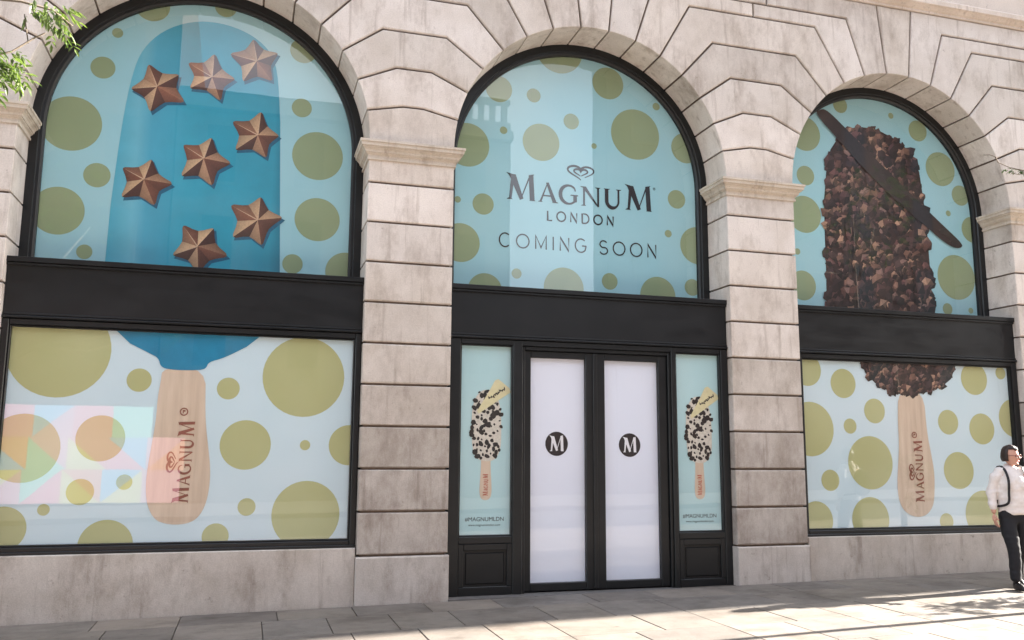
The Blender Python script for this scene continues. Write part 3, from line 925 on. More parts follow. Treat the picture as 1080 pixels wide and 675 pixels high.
def inside(p, poly):
    c = False
    for i in range(len(poly)):
        a, b_ = poly[i - 1], poly[i]
        if (a[1] > p[1]) != (b_[1] > p[1]) and p[0] < (b_[0] - a[0]) * (p[1] - a[1]) / (b_[1] - a[1]) + a[0]: c = not c
    return c
def nuts(name, outline, y, n, size, parent, rng, zmin, zmax, back):
    v, f, cols = [], [], []
    xs = [p[0] for p in outline]; zs = [p[1] for p in outline]
    # dark base
    pts = outline
    b = 0
    ar = sum(pts[i - 1][0] * pts[i][1] - pts[i][0] * pts[i - 1][1] for i in range(len(pts)))
    if ar < 0: pts = pts[::-1]
    v += [(x, y, z) for x, z in pts]; f.append(tuple(range(len(pts)))); cols.append(back)
    pal = [(40, 28, 28), (34, 24, 26), (66, 48, 46), (118, 92, 84), (58, 38, 36), (80, 54, 48), (104, 76, 64), (44, 30, 32), (124, 94, 80), (70, 48, 48), (150, 118, 98), (92, 62, 60), (50, 34, 36)]
    k = 0; tries = 0
    while k < n and tries < n * 8:
        tries += 1
        p = (rng.uniform(min(xs), max(xs)), rng.uniform(min(zs), max(zs)))
        if not inside(p, outline): continue
        k += 1
        r = size * rng.uniform(.6, 1.35); m = rng.choice((4, 5, 6, 7)); a0 = rng.uniform(0, 6.28)
        el = rng.uniform(.4, .95); ea = rng.uniform(0, 3.14)
        base = tuple(q * .78 for q in s2l(rng.choice(pal)))
        yy = y - .0008 - .0000075 * k
        ring = []
        for i in range(m):
            a = a0 + 6.2832 * i / m; rr = r * rng.uniform(.75, 1.15)
            u, w = math.cos(a) * rr, math.sin(a) * rr * el
            ring.append((p[0] + u * math.cos(ea) - w * math.sin(ea), p[1] + u * math.sin(ea) + w * math.cos(ea)))
        ring = [(x, min(zmax, max(zmin, z))) for x, z in ring]
        cc = (p[0] + rng.uniform(-.3, .3) * r, min(zmax, max(zmin, p[1] + rng.uniform(-.3, .3) * r)))
        for i in range(m):
            q0, q1 = ring[i], ring[(i + 1) % m]
            d = Vector(((q0[0] + q1[0]) / 2 - cc[0], (q0[1] + q1[1]) / 2 - cc[1]))
            l = d.normalized().dot(Vector((-.6, .8))) if d.length > 1e-6 else 0
            s = 1 + 1.0 * l + rng.uniform(-.3, .35); s = max(.10, s)
            tri = [cc, q0, q1]
            ar = sum(tri[j - 1][0] * tri[j][1] - tri[j][0] * tri[j - 1][1] for j in range(3))
            if abs(ar) < 1e-9: continue
            if ar < 0: tri = tri[::-1]
            b = len(v); v += [(x, yy, z) for x, z in tri]; f.append((b, b + 1, b + 2)); cols.append(tuple(max(.004, q * s) for q in base))
    return mesh_obj(name, v, f, M['print'], parent, cols=cols)

# upper posters
wins = [arched_outline(c, 1.652, 3.43) for c in ARCH]
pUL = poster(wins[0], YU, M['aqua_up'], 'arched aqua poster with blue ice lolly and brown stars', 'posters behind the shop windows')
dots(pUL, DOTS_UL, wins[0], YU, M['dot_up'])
flat('ice_lolly_print', smooth_poly(BLUE_UP[1:-1], 2, False) + [BLUE_UP[-1], BLUE_UP[0]], YU - .002, M['blue'], pUL)
for c, t in STARS: star(c, t, YU - .003, pUL, wins[0])

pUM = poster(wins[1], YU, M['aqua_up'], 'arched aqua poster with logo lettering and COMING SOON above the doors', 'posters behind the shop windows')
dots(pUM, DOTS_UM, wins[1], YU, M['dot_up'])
k = Ink(at(0, 4.683), YU - .003)
wordmark(k, 5.325, 0, .33, .255, 1.969); k.build('logo_lettering', M['ink'], pUM)
k = Ink(ident, YU - .003); heart(k, 6.312, 5.105, .357, .185, .022); k.build('heart_emblem', M['ink'], pUM)
k = Ink(ident, YU - .003); light_text(k, 'LONDON', 5.857, 4.452, .122, .903, .019); k.build('town_lettering', M['ink'], pUM)
k = Ink(ident, YU - .003); light_text(k, 'COMING', 5.232, 4.072, .172, 1.159, .017); light_text(k, 'SOON', 6.554, 4.072, .172, .803, .017); k.build('notice_lettering', M['ink'], pUM)
k = Ink(ident, YU - .003); k.stroke(earc(7.339, 4.997, .016, .016, 0, 360, 14)[:-1], .004, True); k.quad([(7.334, 4.989), (7.339, 4.989), (7.339, 5.006), (7.334, 5.006)]); k.quad([(7.339, 4.998), (7.345, 4.998), (7.345, 5.006), (7.339, 5.006)])
k.build('registered_mark', M['ink'], pUM)

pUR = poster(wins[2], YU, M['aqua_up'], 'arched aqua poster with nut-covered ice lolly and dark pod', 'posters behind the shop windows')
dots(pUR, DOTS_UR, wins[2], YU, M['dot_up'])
nuts('nut_coating_print', NUT_UP, YU - .002, 950, .088, pUR, random.Random(3), 3.43, 6.4, s2l((48, 30, 28)))
ax = Vector((12.25 - 9.9, 4.57 - 6.40)).normalized()
def slim(p):
    d = Vector(p) - Vector((11.05, 5.50)); t = d.dot(ax); o = d - ax * t
    q = Vector((11.05, 5.50)) + ax * t + o * .74
    return (q.x, q.y)
pod = clip(smooth_poly([slim(p) for p in POD], 2), wins[2])
flat('pod_print', pod, YU - .016, M['pod'], pUR)

# lower big posters
wl = rectp(.07, 3.475, .632, 2.80); wr = rectp(9.14, 12.50, .632, 2.80)
def stick_text(p, x, z, length, H, h, y, lean, hx, hz, rx, rz):
    k = Ink(turned(x, z, lean), y); wordmark(k, 0, 0, H, h, length); k.build('stick_lettering', M['ink_brown'], p)
    k = Ink(lambda a, c: (hx - c, hz + a), y); heart(k, 0, 0, .2, .105, .016); k.build('heart_emblem', M['ink_brown'], p)
    k = Ink(ident, y); k.stroke(earc(rx, rz, .036, .036, 0, 360, 18)[:-1], .012, True); k.quad([(rx - .012, rz - .018), (rx - .002, rz - .018), (rx - .002, rz + .018), (rx - .012, rz + .018)]); k.quad([(rx - .002, rz), (rx + .014, rz), (rx + .014, rz + .018), (rx - .002, rz + .018)])
    k.build('registered_mark', M['ink_brown'], p)
pLL = poster(wl, YL, M['aqua_low'], 'wide pale poster with blue-footed lolly stick in the left lower window', 'posters behind the shop windows')
dots(pLL, DOTS_LL, wl, YL, M['dot_low'])
flat('stick_print', clip(smooth_poly(STICK_L, 2), wl), YL - .003, M['wood'], pLL)
flat('lolly_foot_print', clip(smooth_poly(BLUE_LOW[1:-1], 2, False) + [(2.490, 2.80), (1.02, 2.80)], wl), YL - .0045, M['blue_low'], pLL)
stick_text(pLL, 1.835, 1.03, .83, .155, .125, YL - .0055, .03, 1.665, 1.445, 1.745, 1.96)

pLR = poster(wr, YL, M['aqua_low'], 'wide pale poster with nut-ended lolly stick beside the walking person', 'posters behind the shop windows')
dots(pLR, DOTS_LR, wr, YL, M['dot_low'])
flat('stick_print', clip(smooth_poly(STICK_R, 2), wr), YL - .003, M['wood'], pLR)
nl = clip(NUT_LOW, wr)
nuts('nut_coating_print', nl, YL - .0032, 240, .068, pLR, random.Random(5), 2.2, 2.798, s2l((44, 26, 26)))
stick_text(pLR, 10.955, .955, .80, .135, .115, YL - .007, .02, 10.80, 1.345, 10.855, 1.83)

# narrow posters either side of the doors
def bar_poster(x0, x1, bx, dz, label):
    win = rectp(x0, x1, .64, 2.79)
    p = poster(win, YL, M['aqua_panel'], label, 'narrow posters beside the doors', 'panel_poster')
    rng = random.Random(11)
    st = [(bx - .055, 1.52), (bx - .058, 1.35), (bx - .068, 1.22), (bx - .072, 1.12), (bx - .055, 1.05), (bx, 1.028), (bx + .055, 1.05), (bx + .072, 1.12), (bx + .068, 1.22), (bx + .058, 1.35), (bx + .055, 1.52)]
    flat('stick_print', [(x, z + dz) for x, z in smooth_poly(st, 2, False)], YL - .002, M['wood'], p)
    body = [(bx - .165, 1.62), (bx - .175, 1.95), (bx - .155, 2.13), (bx - .08, 2.26), (bx + .03, 2.28), (bx + .12, 2.22), (bx + .175, 2.06), (bx + .18, 1.75), (bx + .17, 1.58), (bx + .10, 1.475), (bx, 1.46), (bx - .11, 1.49)]
    flat('white_bar_print', [(x, z + dz) for x, z in smooth_poly(body, 2)], YL - .0032, M_white_choc, p)
    v, f, cols = [], [], []
    kk = 0
    pts = []
    while kk < 78:
        q = (bx + rng.uniform(-.17, .18), rng.uniform(1.48, 2.26))
        if not inside(q, body) or any((q[0] - a) ** 2 + (q[1] - c) ** 2 < .037 ** 2 for a, c in pts):
            kk += .02; continue
        pts.append(q); kk += 1
        r = rng.choice((.014, .02, .026, .032, .038)); m = 7; a0 = rng.uniform(0, 6); el = rng.uniform(.55, 1); ea = rng.uniform(0, 3.1)
        ring = []
        for i in range(m):
            a = a0 - 6.2832 * i / m; rr = r * rng.uniform(.8, 1.2); u, w = math.cos(a) * rr, math.sin(a) * rr * el
            ring.append((q[0] + u * math.cos(ea) - w * math.sin(ea), q[1] + u * math.sin(ea) + w * math.cos(ea) + dz))
        b = len(v); yy = YL - .004 - .00001 * len(pts)
        v += [(x, yy, z) for x, z in ring[::-1]]; f.append(tuple(range(b, b + m))); cols.append(s2l(rng.choice(((22, 18, 22), (32, 26, 28), (18, 15, 18)))))
    mesh_obj('cookie_crumb_print', v, f, M['print'], p, cols=cols)
    tab = [(bx - .11, 2.03), (bx - .09, 2.00), (bx + .06, 2.10), (bx + .285, 2.25), (bx + .27, 2.30), (bx + .14, 2.40), (bx + .10, 2.385), (bx + .02, 2.24)]
    flat('wafer_shadow_print', [(x + .03, z - .05 + dz) for x, z in tab[:4]] + [(bx + .1, 2.16 + dz)], YL - .0048, M['ink'], p) if False else None
    flat('wafer_print', [(x, z + dz) for x, z in tab], YL - .0052, M_wafer, p)
    # the hand-written line on the wafer, too small in the photograph to read
    k = Ink(lambda a, c: (bx + .03 + a * .83 - c * .56, 2.17 + dz + a * .56 + c * .83), YL - .006)
    pts = [(i * .0095, .011 * math.sin(i * 1.9) + .008 * math.sin(i * .83)) for i in range(25)]
    k.stroke(pts, [.012 + .007 * math.sin(i * 2.3) for i in range(25)])
    k.build('script_line', M['ink'], p)
    xm = (x0 + x1) / 2
    bfont_text('hashtag_lettering', '#MAGNUMLDN', xm - .225, .803, .45, YL - .002, M['ink'], p)
    bfont_text('web_lettering', 'www.magnumlondon.com', xm - .185, .750, .37, YL - .002, M['ink'], p)
    k = Ink(turned(bx + .028, 1.08 + dz), YL - .0035); wordmark(k, 0, 0, .06, .05, .24); k.build('stick_lettering', plain('red_ink', s2l((190, 110, 92)), .5, .1), p)
M_white_choc = plain('white_glaze_print', s2l((214, 208, 196)), .5, .14, 40)
M_wafer = plain('wafer_print', s2l((222, 214, 172)), .5, .06, 20)
bar_poster(4.663, 5.287, 4.985, 0, 'narrow pale aqua poster with speckled white lolly beside the left door')
bar_poster(7.353, 7.970, 7.675, -.012, 'narrow pale aqua poster with speckled white lolly beside the right door')

# white films on the doors
for ga, gb, cx, cz, lab in ((5.512, 6.200, 5.850, 1.669, 'white film with round black M emblem on the left door'),
                            (6.437, 7.145, 6.776, 1.662, 'white film with round black M emblem on the right door')):
    p = poster(rectp(ga, gb, .104, 2.67), YD, M['film'], lab, 'white films on the doors', 'door_film')
    d = flat('emblem_disc', circ(cx, cz, .140, 48), YD - .002, M['ink'], p)
    k = Ink(at(cx - .088, cz - .085), YD - .003); serif_glyph(k, 'M', 0, .175, .172); k.build('emblem_letter', M['white_print'], p)

# ------------------------------------------------------------------ buildings across the street (mirrored in the glass)
far_wall = stone_mat('far_stone', s2l((118, 108, 98)), .3, False)
far_brick = plain('far_brick', s2l((96, 74, 64)), .9, .2, 6)
far_glass = plain('far_glass', (.03, .035, .04), .15, .1)
def far_house(x0, x1, h, m, label, cols, rows_, balus=None, deep=10):
    e = tag(empty('opposite_building', ((x0 + x1) / 2, -20, -.5)), label, 'building', 'buildings across the street')
    b = MB(); b.box(x0, x1, -20 - deep, -20, -1, h); w = loc0(b.build('wall', m), e)
    b = MB(); b.box(x0 - .05 if False else x0 + .01, x1 - .01, -20.02 + .02, -19.6, h - .8, h - .45); loc0(b.build('cornice', m), e)
    sx = (x1 - x0) / cols
    for i in range(cols):
        for j in range(rows_):
            cx = x0 + (i + .5) * sx; z0 = 4.3 + j * 3.2
            if z0 + 2 > h - 1: continue
            b = MB(); b.box(cx - .65, cx + .65, -19.998, -19.93, z0 - .12, z0 + 2.15)
            q = loc0(b.build('window', m), e)
            b = MB(); b.box(cx - .5, cx + .5, -19.928, -19.92, z0, z0 + 2); g = b.build('pane', far_glass); g.parent = q
    if balus:
        x0, x1 = balus
        b = MB(); b.box(x0, x1, -20.3, -20, h + .75, h + .95)
        n = int((x1 - x0) / .45)
        for i in range(n): xx = x0 + (i + .5) * (x1 - x0) / n; b.box(xx - .1, xx + .1, -20.25, -20.05, h, h + .75)
        loc0(b.build('balustrade', m), e)
    return e
far_house(-30, -.5, 19.5, far_brick, 'tall brick building across the street, outside the picture', 9, 5, deep=26)
eB = far_house(-.45, 11.4, 14.0, far_wall, 'stone building with balustrade across the street, outside the picture', 4, 3, (9.6, 11.4))
far_house(15.35, 45, 20.0, far_brick, 'tall dark building across the street, outside the picture', 9, 4, deep=1.5)
far_house(11.55, 15.3, 7.0, far_brick, 'low brick building across the street, outside the picture', 1, 1)

# pastel panels of the shop window opposite, with glow added for their reflection
def lit(name, c, s):
    m = N(name); m.val('Base Color', (*c, 1)); m.val('Emission Color', (*c, 1)); m.val('Emission Strength', s); return m.m
pastel = [lit('lit_' + n, s2l(c), .30) for n, c in (('pink', (255, 165, 178)), ('mint', (170, 235, 215)), ('lemon', (248, 236, 165)), ('sky', (165, 210, 245)), ('peach', (255, 180, 150)), ('rose', (250, 190, 205)))]
disp = tag(empty('lit_display', (-1.9, -19.9, 0)), 'pastel geometric panels with added glow across the street, outside the picture', 'display')
rng = random.Random(21)
nx, nz = 5, 3
for i in range(nx):
    for j in range(nz):
        x0 = -5.2 + i * 1.12 + j * .1; z0 = .0 + j * .98; x1, z1 = x0 + 1.118, z0 + .978
        if i == 4 and j == 2: continue
        pr = [(x1, -19.9, z0), (x0, -19.9, z0), (x0, -19.9, z1), (x1, -19.9, z1)]
        if rng.random() < .85:
            s = rng.random() < .5
            for tri in (((0, 1, 2), (0, 2, 3)) if s else ((0, 1, 3), (1, 2, 3))):
                loc0(mesh_obj('panel', [pr[t] for t in tri], [(0, 1, 2)], rng.choice(pastel)), disp)
        else: loc0(mesh_obj('panel', pr, [(0, 1, 2, 3)], rng.choice(pastel)), disp)

# ------------------------------------------------------------------ trees
bark = plain('bark', s2l((120, 108, 94)), .9, .3, 30, bump=.5)
def leaf_mat(name, c0, c1):
    m = N(name)
    g = m.n('ObjectInfo')
    f = m.noise(28, 3)
    c = m.mix('MIX', m.ramp(f, [(.38, g3(0)), (.62, g3(1))]), c0, c1)
    m.l(c, m.p.inputs['Base Color']); m.val('Roughness', .45)
    tl = m.n('BsdfTranslucent'); m.l(m.mix('MULTIPLY', 1.0, c, (1.2, 1.3, .6)), tl.inputs[0])
    mx = m.n('MixShader'); mx.inputs[0].default_value = .4
    out = m.t.nodes['Material Output']
    m.l(m.p.outputs[0], mx.inputs[1]); m.l(tl.outputs[0], mx.inputs[2]); m.l(mx.outputs[0], out.inputs['Surface'])
    return m.m
leafA = leaf_mat('ash_leaf', (.05, .085, .025), (.16, .22, .07))
leafB = leaf_mat('dark_leaf', (.03, .06, .015), (.06, .10, .025))

class Leaves:
    def __init__(s): s.v, s.f = [], []
    def leaf(s, p, d, nrm, L, w):
        d = d.normalized(); sd_ = d.cross(nrm).normalized(); up = sd_.cross(d).normalized()
        b = len(s.v)
        fold = w * .25
        s.v += [tuple(q) for q in (p, p + d * L * .35 + sd_ * w + up * fold, p + d * L * .75 + sd_ * w * .7 + up * fold * .6 - up * L * .05, p + d * L - up * L * .12,
                                   p + d * L * .75 - sd_ * w * .7 + up * fold * .6 - up * L * .05, p + d * L * .35 - sd_ * w + up * fold)]
        s.f += [(b, b + 1, b + 2, b + 3), (b, b + 3, b + 4, b + 5)]
    def pinnate(s, p, d, rng, n=4, L=.06, w=.011):
        d = d.normalized()
        nrm = (Vector((0, 0, 1)) + Vector((rng.uniform(-.5, .5), rng.uniform(-.5, .5), 0))).normalized()
        sd_ = d.cross(nrm).normalized()
        st = L * .55
        for i in range(n):
            q = p + d * st * (i + .7)
            for sg in (1, -1):
                s.leaf(q, (d * .55 + sd_ * sg * .85 + Vector((0, 0, rng.uniform(-.35, .05)))), nrm, L * rng.uniform(.8, 1.15), w)
        s.leaf(p + d * st * (n + .3), d, nrm, L * 1.1, w)
        return [p, p + d * st * (n + .3)]

def tree(name, base, trunk_pts, trunk_r, limbs, clusters, lm, label, seed, per, L, w, extra=None):
    rng = random.Random(seed)
    e = tag(empty(name, base), label, 'tree', 'street trees')
    t = MB(); t.tube(trunk_pts, trunk_r, 10)
    for pts, rr in limbs: t.tube(pts, rr, 7)
    lv = Leaves()
    for (cx, cy, cz), (rx, ry, rz), n in clusters:
        for _ in range(n):
            u = Vector((rng.gauss(0, 1), rng.gauss(0, 1), rng.gauss(0, 1))).normalized() * rng.random() ** .4
            p = Vector((cx + u.x * rx, cy + u.y * ry, cz + u.z * rz))
            if noise.noise(p * 1.6) < -.12: continue
            d = Vector((u.x + rng.uniform(-.6, .6), u.y + rng.uniform(-.6, .6), rng.uniform(-.7, .4)))
            lv.pinnate(p, d, rng, per, L, w)
    if extra: extra(t, lv, rng)
    o = loc0(t.build('trunk', bark, None, True), e)
    o = loc0(mesh_obj('crown', lv.v, lv.f, lm), e)
    o['kind'] = 'stuff'
    return e

# tree on the left, close to the camera: one spray of leaves hangs into the picture
def left_extra(t, lv, rng):
    main = [Vector(p) for p in ((.1, -5.25, 3.35), (.6, -5.12, 3.62), (.95, -5.05, 3.70), (1.22, -5.0, 3.735), (1.36, -4.98, 3.72), (1.45, -4.96, 3.66))]
    t.tube(main, [.016, .011, .008, .006, .0045, .003], 6)
    tw1 = [Vector(p) for p in ((.45, -5.15, 3.30), (.85, -5.08, 3.36), (1.10, -5.02, 3.42), (1.20, -5.0, 3.47), (1.29, -4.98, 3.565), (1.33, -4.97, 3.60))]
    t.tube(tw1, [.011, .008, .006, .005, .004, .003], 6)
    t.tube([Vector((1.265, -4.985, 3.53)), Vector((1.25, -4.98, 3.60)), Vector((1.235, -4.98, 3.68))], .003, 5)
    t.tube([Vector((.6, -5.12, 3.1)), Vector((.95, -5.05, 3.22)), Vector((1.16, -5.0, 3.30))], [.008, .005, .003], 5)
    # bunches: (point, direction, count)
    for (x, z, dx, dz, n, sp) in ((1.33, 3.70, .5, -.8, 8, .05), (1.40, 3.63, .5, -.9, 7, .04), (1.36, 3.66, .3, -1, 6, .05), (1.13, 3.44, .7, -.3, 9, .09), (1.18, 3.42, .4, -.8, 7, .07),
                                  (1.20, 3.40, .5, -1.0, 5, .05), (1.05, 3.40, .5, -.7, 9, .1), (1.08, 3.30, .7, -.5, 8, .08), (.98, 3.5, .2, -.5, 8, .1), (1.14, 3.30, .5, -.8, 4, .05), (1.02, 3.22, .4, -.6, 9, .08), (1.22, 3.38, .6, -.6, 6, .06), (1.0, 3.44, .4, -.2, 10, .12), (1.42, 3.70, .6, -.5, 5, .04), (1.28, 3.72, .2, -.7, 6, .05), (1.10, 3.36, .6, -.2, 9, .08)):
        for _ in range(n):
            p = Vector((x + rng.uniform(-sp, sp) * .8, -5.0 + rng.uniform(-.12, .1), z + rng.uniform(-sp, sp) * .8))
            d = Vector((dx + rng.uniform(-.5, .5), rng.uniform(-.5, .5), dz + rng.uniform(-.4, .4)))
            lv.pinnate(p, d, rng, 2, rng.uniform(.038, .058), .008)
tree('ash_tree', (-1.6, -5.6, gz(-1.6)), [(-1.6, -5.6, gz(-1.6) - .2), (-1.58, -5.6, 1.5), (-1.5, -5.55, 3.2), (-1.4, -5.5, 5.2), (-1.45, -5.5, 7)], [.14, .115, .10, .06, .02],
     [([(-1.52, -5.56, 2.8), (-.8, -5.4, 3.2), (.1, -5.25, 3.35), (.3, -5.2, 3.38)], [.06, .04, .018, .014]), ([(-.8, -5.4, 3.2), (-.1, -5.25, 3.1), (.45, -5.15, 3.28), (.6, -5.12, 3.12)], [.03, .02, .012, .009]),
      ([(-1.45, -5.55, 4), (-.9, -5.9, 4.8), (-.5, -6.1, 5.5)], [.05, .03, .01]), ([(-1.5, -5.5, 3.6), (-2.3, -5.2, 4.5), (-2.8, -5, 5.2)], [.05, .03, .01])],
     [((-1.6, -5.6, 5.6), (1.5, 1.3, 1.6), 520), ((-.35, -5.35, 4.1), (.8, .7, .5), 130)], leafA,
     'leafy street tree whose light green spray hangs into the top left corner', 5, 4, .062, .010, left_extra)

# slender tree on the right: trunk shadow and twig tip
def right_extra(t, lv, rng):
    tw = [Vector(p) for p in ((12.3, -2.3, 4.75), (11.5, -2.3, 4.72), (10.8, -2.3, 4.62), (10.4, -2.3, 4.64), (10.18, -2.3, 4.66), (10.03, -2.3, 4.70), (9.99, -2.3, 4.76))]
    t.tube(tw, [.022, .014, .009, .007, .005, .004, .003], 6)
    t.tube([Vector((10.03, -2.3, 4.70)), Vector((10.0, -2.3, 4.76)), Vector((9.92, -2.3, 4.775)), Vector((9.84, -2.3, 4.765))], [.005, .005, .004, .004], 5)
    t.tube([Vector((10.4, -2.3, 4.63)), Vector((10.30, -2.3, 4.59)), Vector((10.2, -2.3, 4.60))], .004, 5)
    for (x, z, n) in ((10.22, 4.64, 4), (10.33, 4.645, 6), (10.42, 4.66, 8), (10.5, 4.63, 8), (10.65, 4.6, 8), (10.8, 4.6, 8), (10.12, 4.62, 2)):
        for _ in range(n):
            lv.pinnate(Vector((x + rng.uniform(-.04, .04), -2.3 + rng.uniform(-.05, .05), z + rng.uniform(-.015, .015))), Vector((rng.uniform(-.8, .3), rng.uniform(-.3, .3), rng.uniform(-.25, .1))), rng, 1, .04, .009)
tree('slender_tree', (12.7, -2.33, gz(12.7)), [(12.7, -2.33, gz(12.7) - .2), (12.7, -2.33, 1.5), (12.68, -2.32, 3), (12.6, -2.3, 4.6), (12.65, -2.3, 6.4)], [.055, .05, .045, .04, .012],
     [([(12.6, -2.3, 4.5), (13.2, -2.6, 5.3), (13.5, -2.8, 5.8)], [.03, .02, .008]), ([(12.6, -2.3, 4.6), (12.3, -2.3, 4.75)], [.026, .022]),
      ([(12.7, -2.33, .6), (12.6, -2.1, 1.0), (12.5, -1.95, 1.4)], [.015, .01, .005])],
     [((12.9, -2.5, 5.9), (1.1, 1.0, 1.0), 330), ((12.5, -1.95, 1.25), (.3, .30, .42), 170)], leafB,
     'slender dark-leaved street tree whose twig tip shows at the right edge', 9, 3, .07, .018, right_extra)

# ------------------------------------------------------------------ the person
skin_m = plain('skin', s2l((198, 150, 130)), .55, .06, 20)
hair_m = plain('hair', s2l((44, 30, 26)), .5, .4, 60, bump=.6)
wool_m = plain('white_jumper', s2l((228, 220, 216)), .9, .06, 30, bump=.5)
trou_m = plain('black_trousers', s2l((26, 26, 31)), .85, .15, 20, bump=.3)
strap_m = plain('black_strap', s2l((30, 28, 32)), .7, .15, 20)
shoe_m = plain('black_shoe', s2l((24, 22, 24)), .45, .1)

def skin_mesh(chains, root, sub=2):
    """chains: lists of (x,y,z,r); shared points are merged"""
    idx, verts, rad, edges = {}, [], [], []
    for ch in chains:
        prev = None
        for (x, y, z, r) in ch:
            key = (round(x, 4), round(y, 4), round(z, 4))
            if key not in idx: idx[key] = len(verts); verts.append((x, y, z)); rad.append(r)
            i = idx[key]
            if prev is not None and prev != i: edges.append((prev, i))
            prev = i
    me = bpy.data.meshes.new('tmp'); me.from_pydata(verts, edges, [])
    ob = bpy.data.objects.new('tmp', me); C.objects.link(ob)
    ob.modifiers.new('skin', 'SKIN')
    if not me.skin_vertices:
        bpy.context.view_layer.objects.active = ob
    sv = me.skin_vertices[0].data
    rk = (round(root[0], 4), round(root[1], 4), round(root[2], 4))
    for i, r in enumerate(rad):
        sv[i].radius = r if hasattr(r, '__len__') else (r, r); sv[i].use_root = (i == idx[rk])
    s = ob.modifiers.new('sub', 'SUBSURF'); s.levels = sub; s.render_levels = sub
    dg = bpy.context.evaluated_depsgraph_get()
    out = bpy.data.meshes.new_from_object(ob.evaluated_get(dg))
    bpy.data.objects.remove(ob)
    return out
def ellipsoid(c, r, rot=None, seg=20, rings=14, fn=None):
    bm = bmesh.new(); bmesh.ops.create_uvsphere(bm, u_segments=seg, v_segments=rings, radius=1)
    for v in bm.verts:
        p = v.co.copy()
        if fn: p = fn(p)
        v.co = Vector((p.x * r[0], p.y * r[1], p.z * r[2]))
        if rot: v.co = rot @ v.co
        v.co += Vector(c)
    me = bpy.data.meshes.new('tmp'); bm.to_mesh(me); bm.free(); return me
def remesh(name, parts, vox, m, parent, smooth_it=4):
    bm = bmesh.new()
    for me in parts: bm.from_mesh(me)
    me = bpy.data.meshes.new(name); bm.to_mesh(me); bm.free()
    ob = bpy.data.objects.new(name, me); C.objects.link(ob)
    r = ob.modifiers.new('remesh', 'REMESH'); r.mode = 'VOXEL'; r.voxel_size = vox
    s = ob.modifiers.new('smooth', 'SMOOTH'); s.factor = .5; s.iterations = smooth_it
    dg = bpy.context.evaluated_depsgraph_get()
    out = bpy.data.meshes.new_from_object(ob.evaluated_get(dg)); bpy.data.objects.remove(ob)
    out.name = name; out.materials.clear(); out.materials.append(m)
    for p in out.polygons: p.use_smooth = True
    return link(bpy.data.objects.new(name, out), parent)

person = tag(empty('person', (10.90, -1.30, gz(10.90) + .004)), 'person in white jumper and black trousers walking at the right edge', 'person')
person.rotation_euler = (0, 0, R_(-20))
HEAD_TURN = Matrix.Translation((0, 0, 0)) @ Matrix.Rotation(R_(34), 4, 'Z')
def hr(me): me.transform(HEAD_TURN); return me
# local frame: faces -y, her right hand towards -x
SH, EL, WR = (-.172, .0, 1.295), (-.225, .03, 1.05), (-.235, -.03, .83)
SH2, EL2, WR2 = (.172, .0, 1.295), (.235, .03, 1.06), (.20, -.16, .93)
torso = [(0, .0, .90, (.145, .105)), (0, -.01, 1.02, (.135, .095)), (0, -.01, 1.15, (.15, .105)), (0, .0, 1.26, (.145, .095)), (0, .01, 1.325, (.062, .06)), (0, -.005, 1.38, (.052, .055))]
armR = [(0, .0, 1.26, (.145, .095)), (*SH, .055), (*EL, .042), (*WR, .028)]
armL = [(0, .0, 1.26, (.145, .095)), (*SH2, .055), (*EL2, .042), (*WR2, .028)]
legR = [(0, .0, .90, (.145, .105)), (-.085, .0, .80, .085), (-.08, -.10, .45, .06), (-.075, -.10, .09, .04)]
legL = [(0, .0, .90, (.145, .105)), (.085, .0, .80, .085), (.075, .04, .46, .06), (.07, .20, .11, .04)]
bodyS = skin_mesh([torso, armR, armL, legR, legL], (0, .0, .90))
def headfn(p):
    q = p.copy()
    if q.z < 0:                       # jaw narrows, chin forward
        q.x *= 1 + .30 * q.z * (1 if q.z > -1 else 1); q.y = q.y * (1 + .18 * q.z) - .10 * (-q.z)
    if q.y < -.55: q.y = -.55 + (q.y + .55) * .75
    return q
HC = (0, -.018, 1.49)
head = ellipsoid(HC, (.072, .092, .112), fn=headfn, seg=28, rings=20)
nose = ellipsoid((0, -.106, 1.472), (.013, .020, .022), Matrix.Rotation(R_(-20), 3, 'X'))
bridge = ellipsoid((0, -.096, 1.492), (.009, .014, .024))
chin = ellipsoid((0, -.083, 1.402), (.022, .018, .016))
earR = ellipsoid((-.072, .004, 1.482), (.010, .018, .028)); earL = ellipsoid((.072, .004, 1.482), (.010, .018, .028))
lips0 = ellipsoid((0, -.099, 1.434), (.020, .009, .008))
def hand(wr, d, side):
    """palm and five unequal, slightly curled fingers"""
    d = Vector(d).normalized(); w = Vector(wr)
    across = Vector((0, -1, 0)) - d * d.dot(Vector((0, -1, 0))); across.normalize()   # thumb side points forwards
    inn = d.cross(across).normalized()
    if inn.x * side > 0: inn = -inn
    parts = []
    knk = w + d * .085
    parts.append(skin_mesh([[(*w, .024), (*(w + d * .04), (.030, .016)), (*knk, (.036, .014))]], tuple(w), 2))
    rot = Matrix((across, inn, d)).transposed()
    parts.append(ellipsoid(w + d * .05, (.036, .014, .05), rot))
    for k, (o, L) in enumerate(((.027, .068), (.009, .077), (-.009, .071), (-.027, .055))):
        a = w + d * .082 + across * o; b_ = a + d * L * .45 + inn * L * .10; c_ = b_ + d * L * .30 + inn * L * .20; e_ = c_ + d * L * .16 + inn * L * .22
        parts.append(skin_mesh([[(*a, .0095), (*b_, .009), (*c_, .0082), (*e_, .0072)]], tuple(a), 1))
    a = w + d * .03 + across * .028; b_ = a + d * .03 + across * .022 + inn * .006; c_ = b_ + d * .028 + across * .006 + inn * .012
    parts.append(skin_mesh([[(*a, .012), (*b_, .0105), (*c_, .009)]], tuple(a), 1))
    return parts
dR = Vector(WR) - Vector(EL); dL = Vector(WR2) - Vector(EL2)
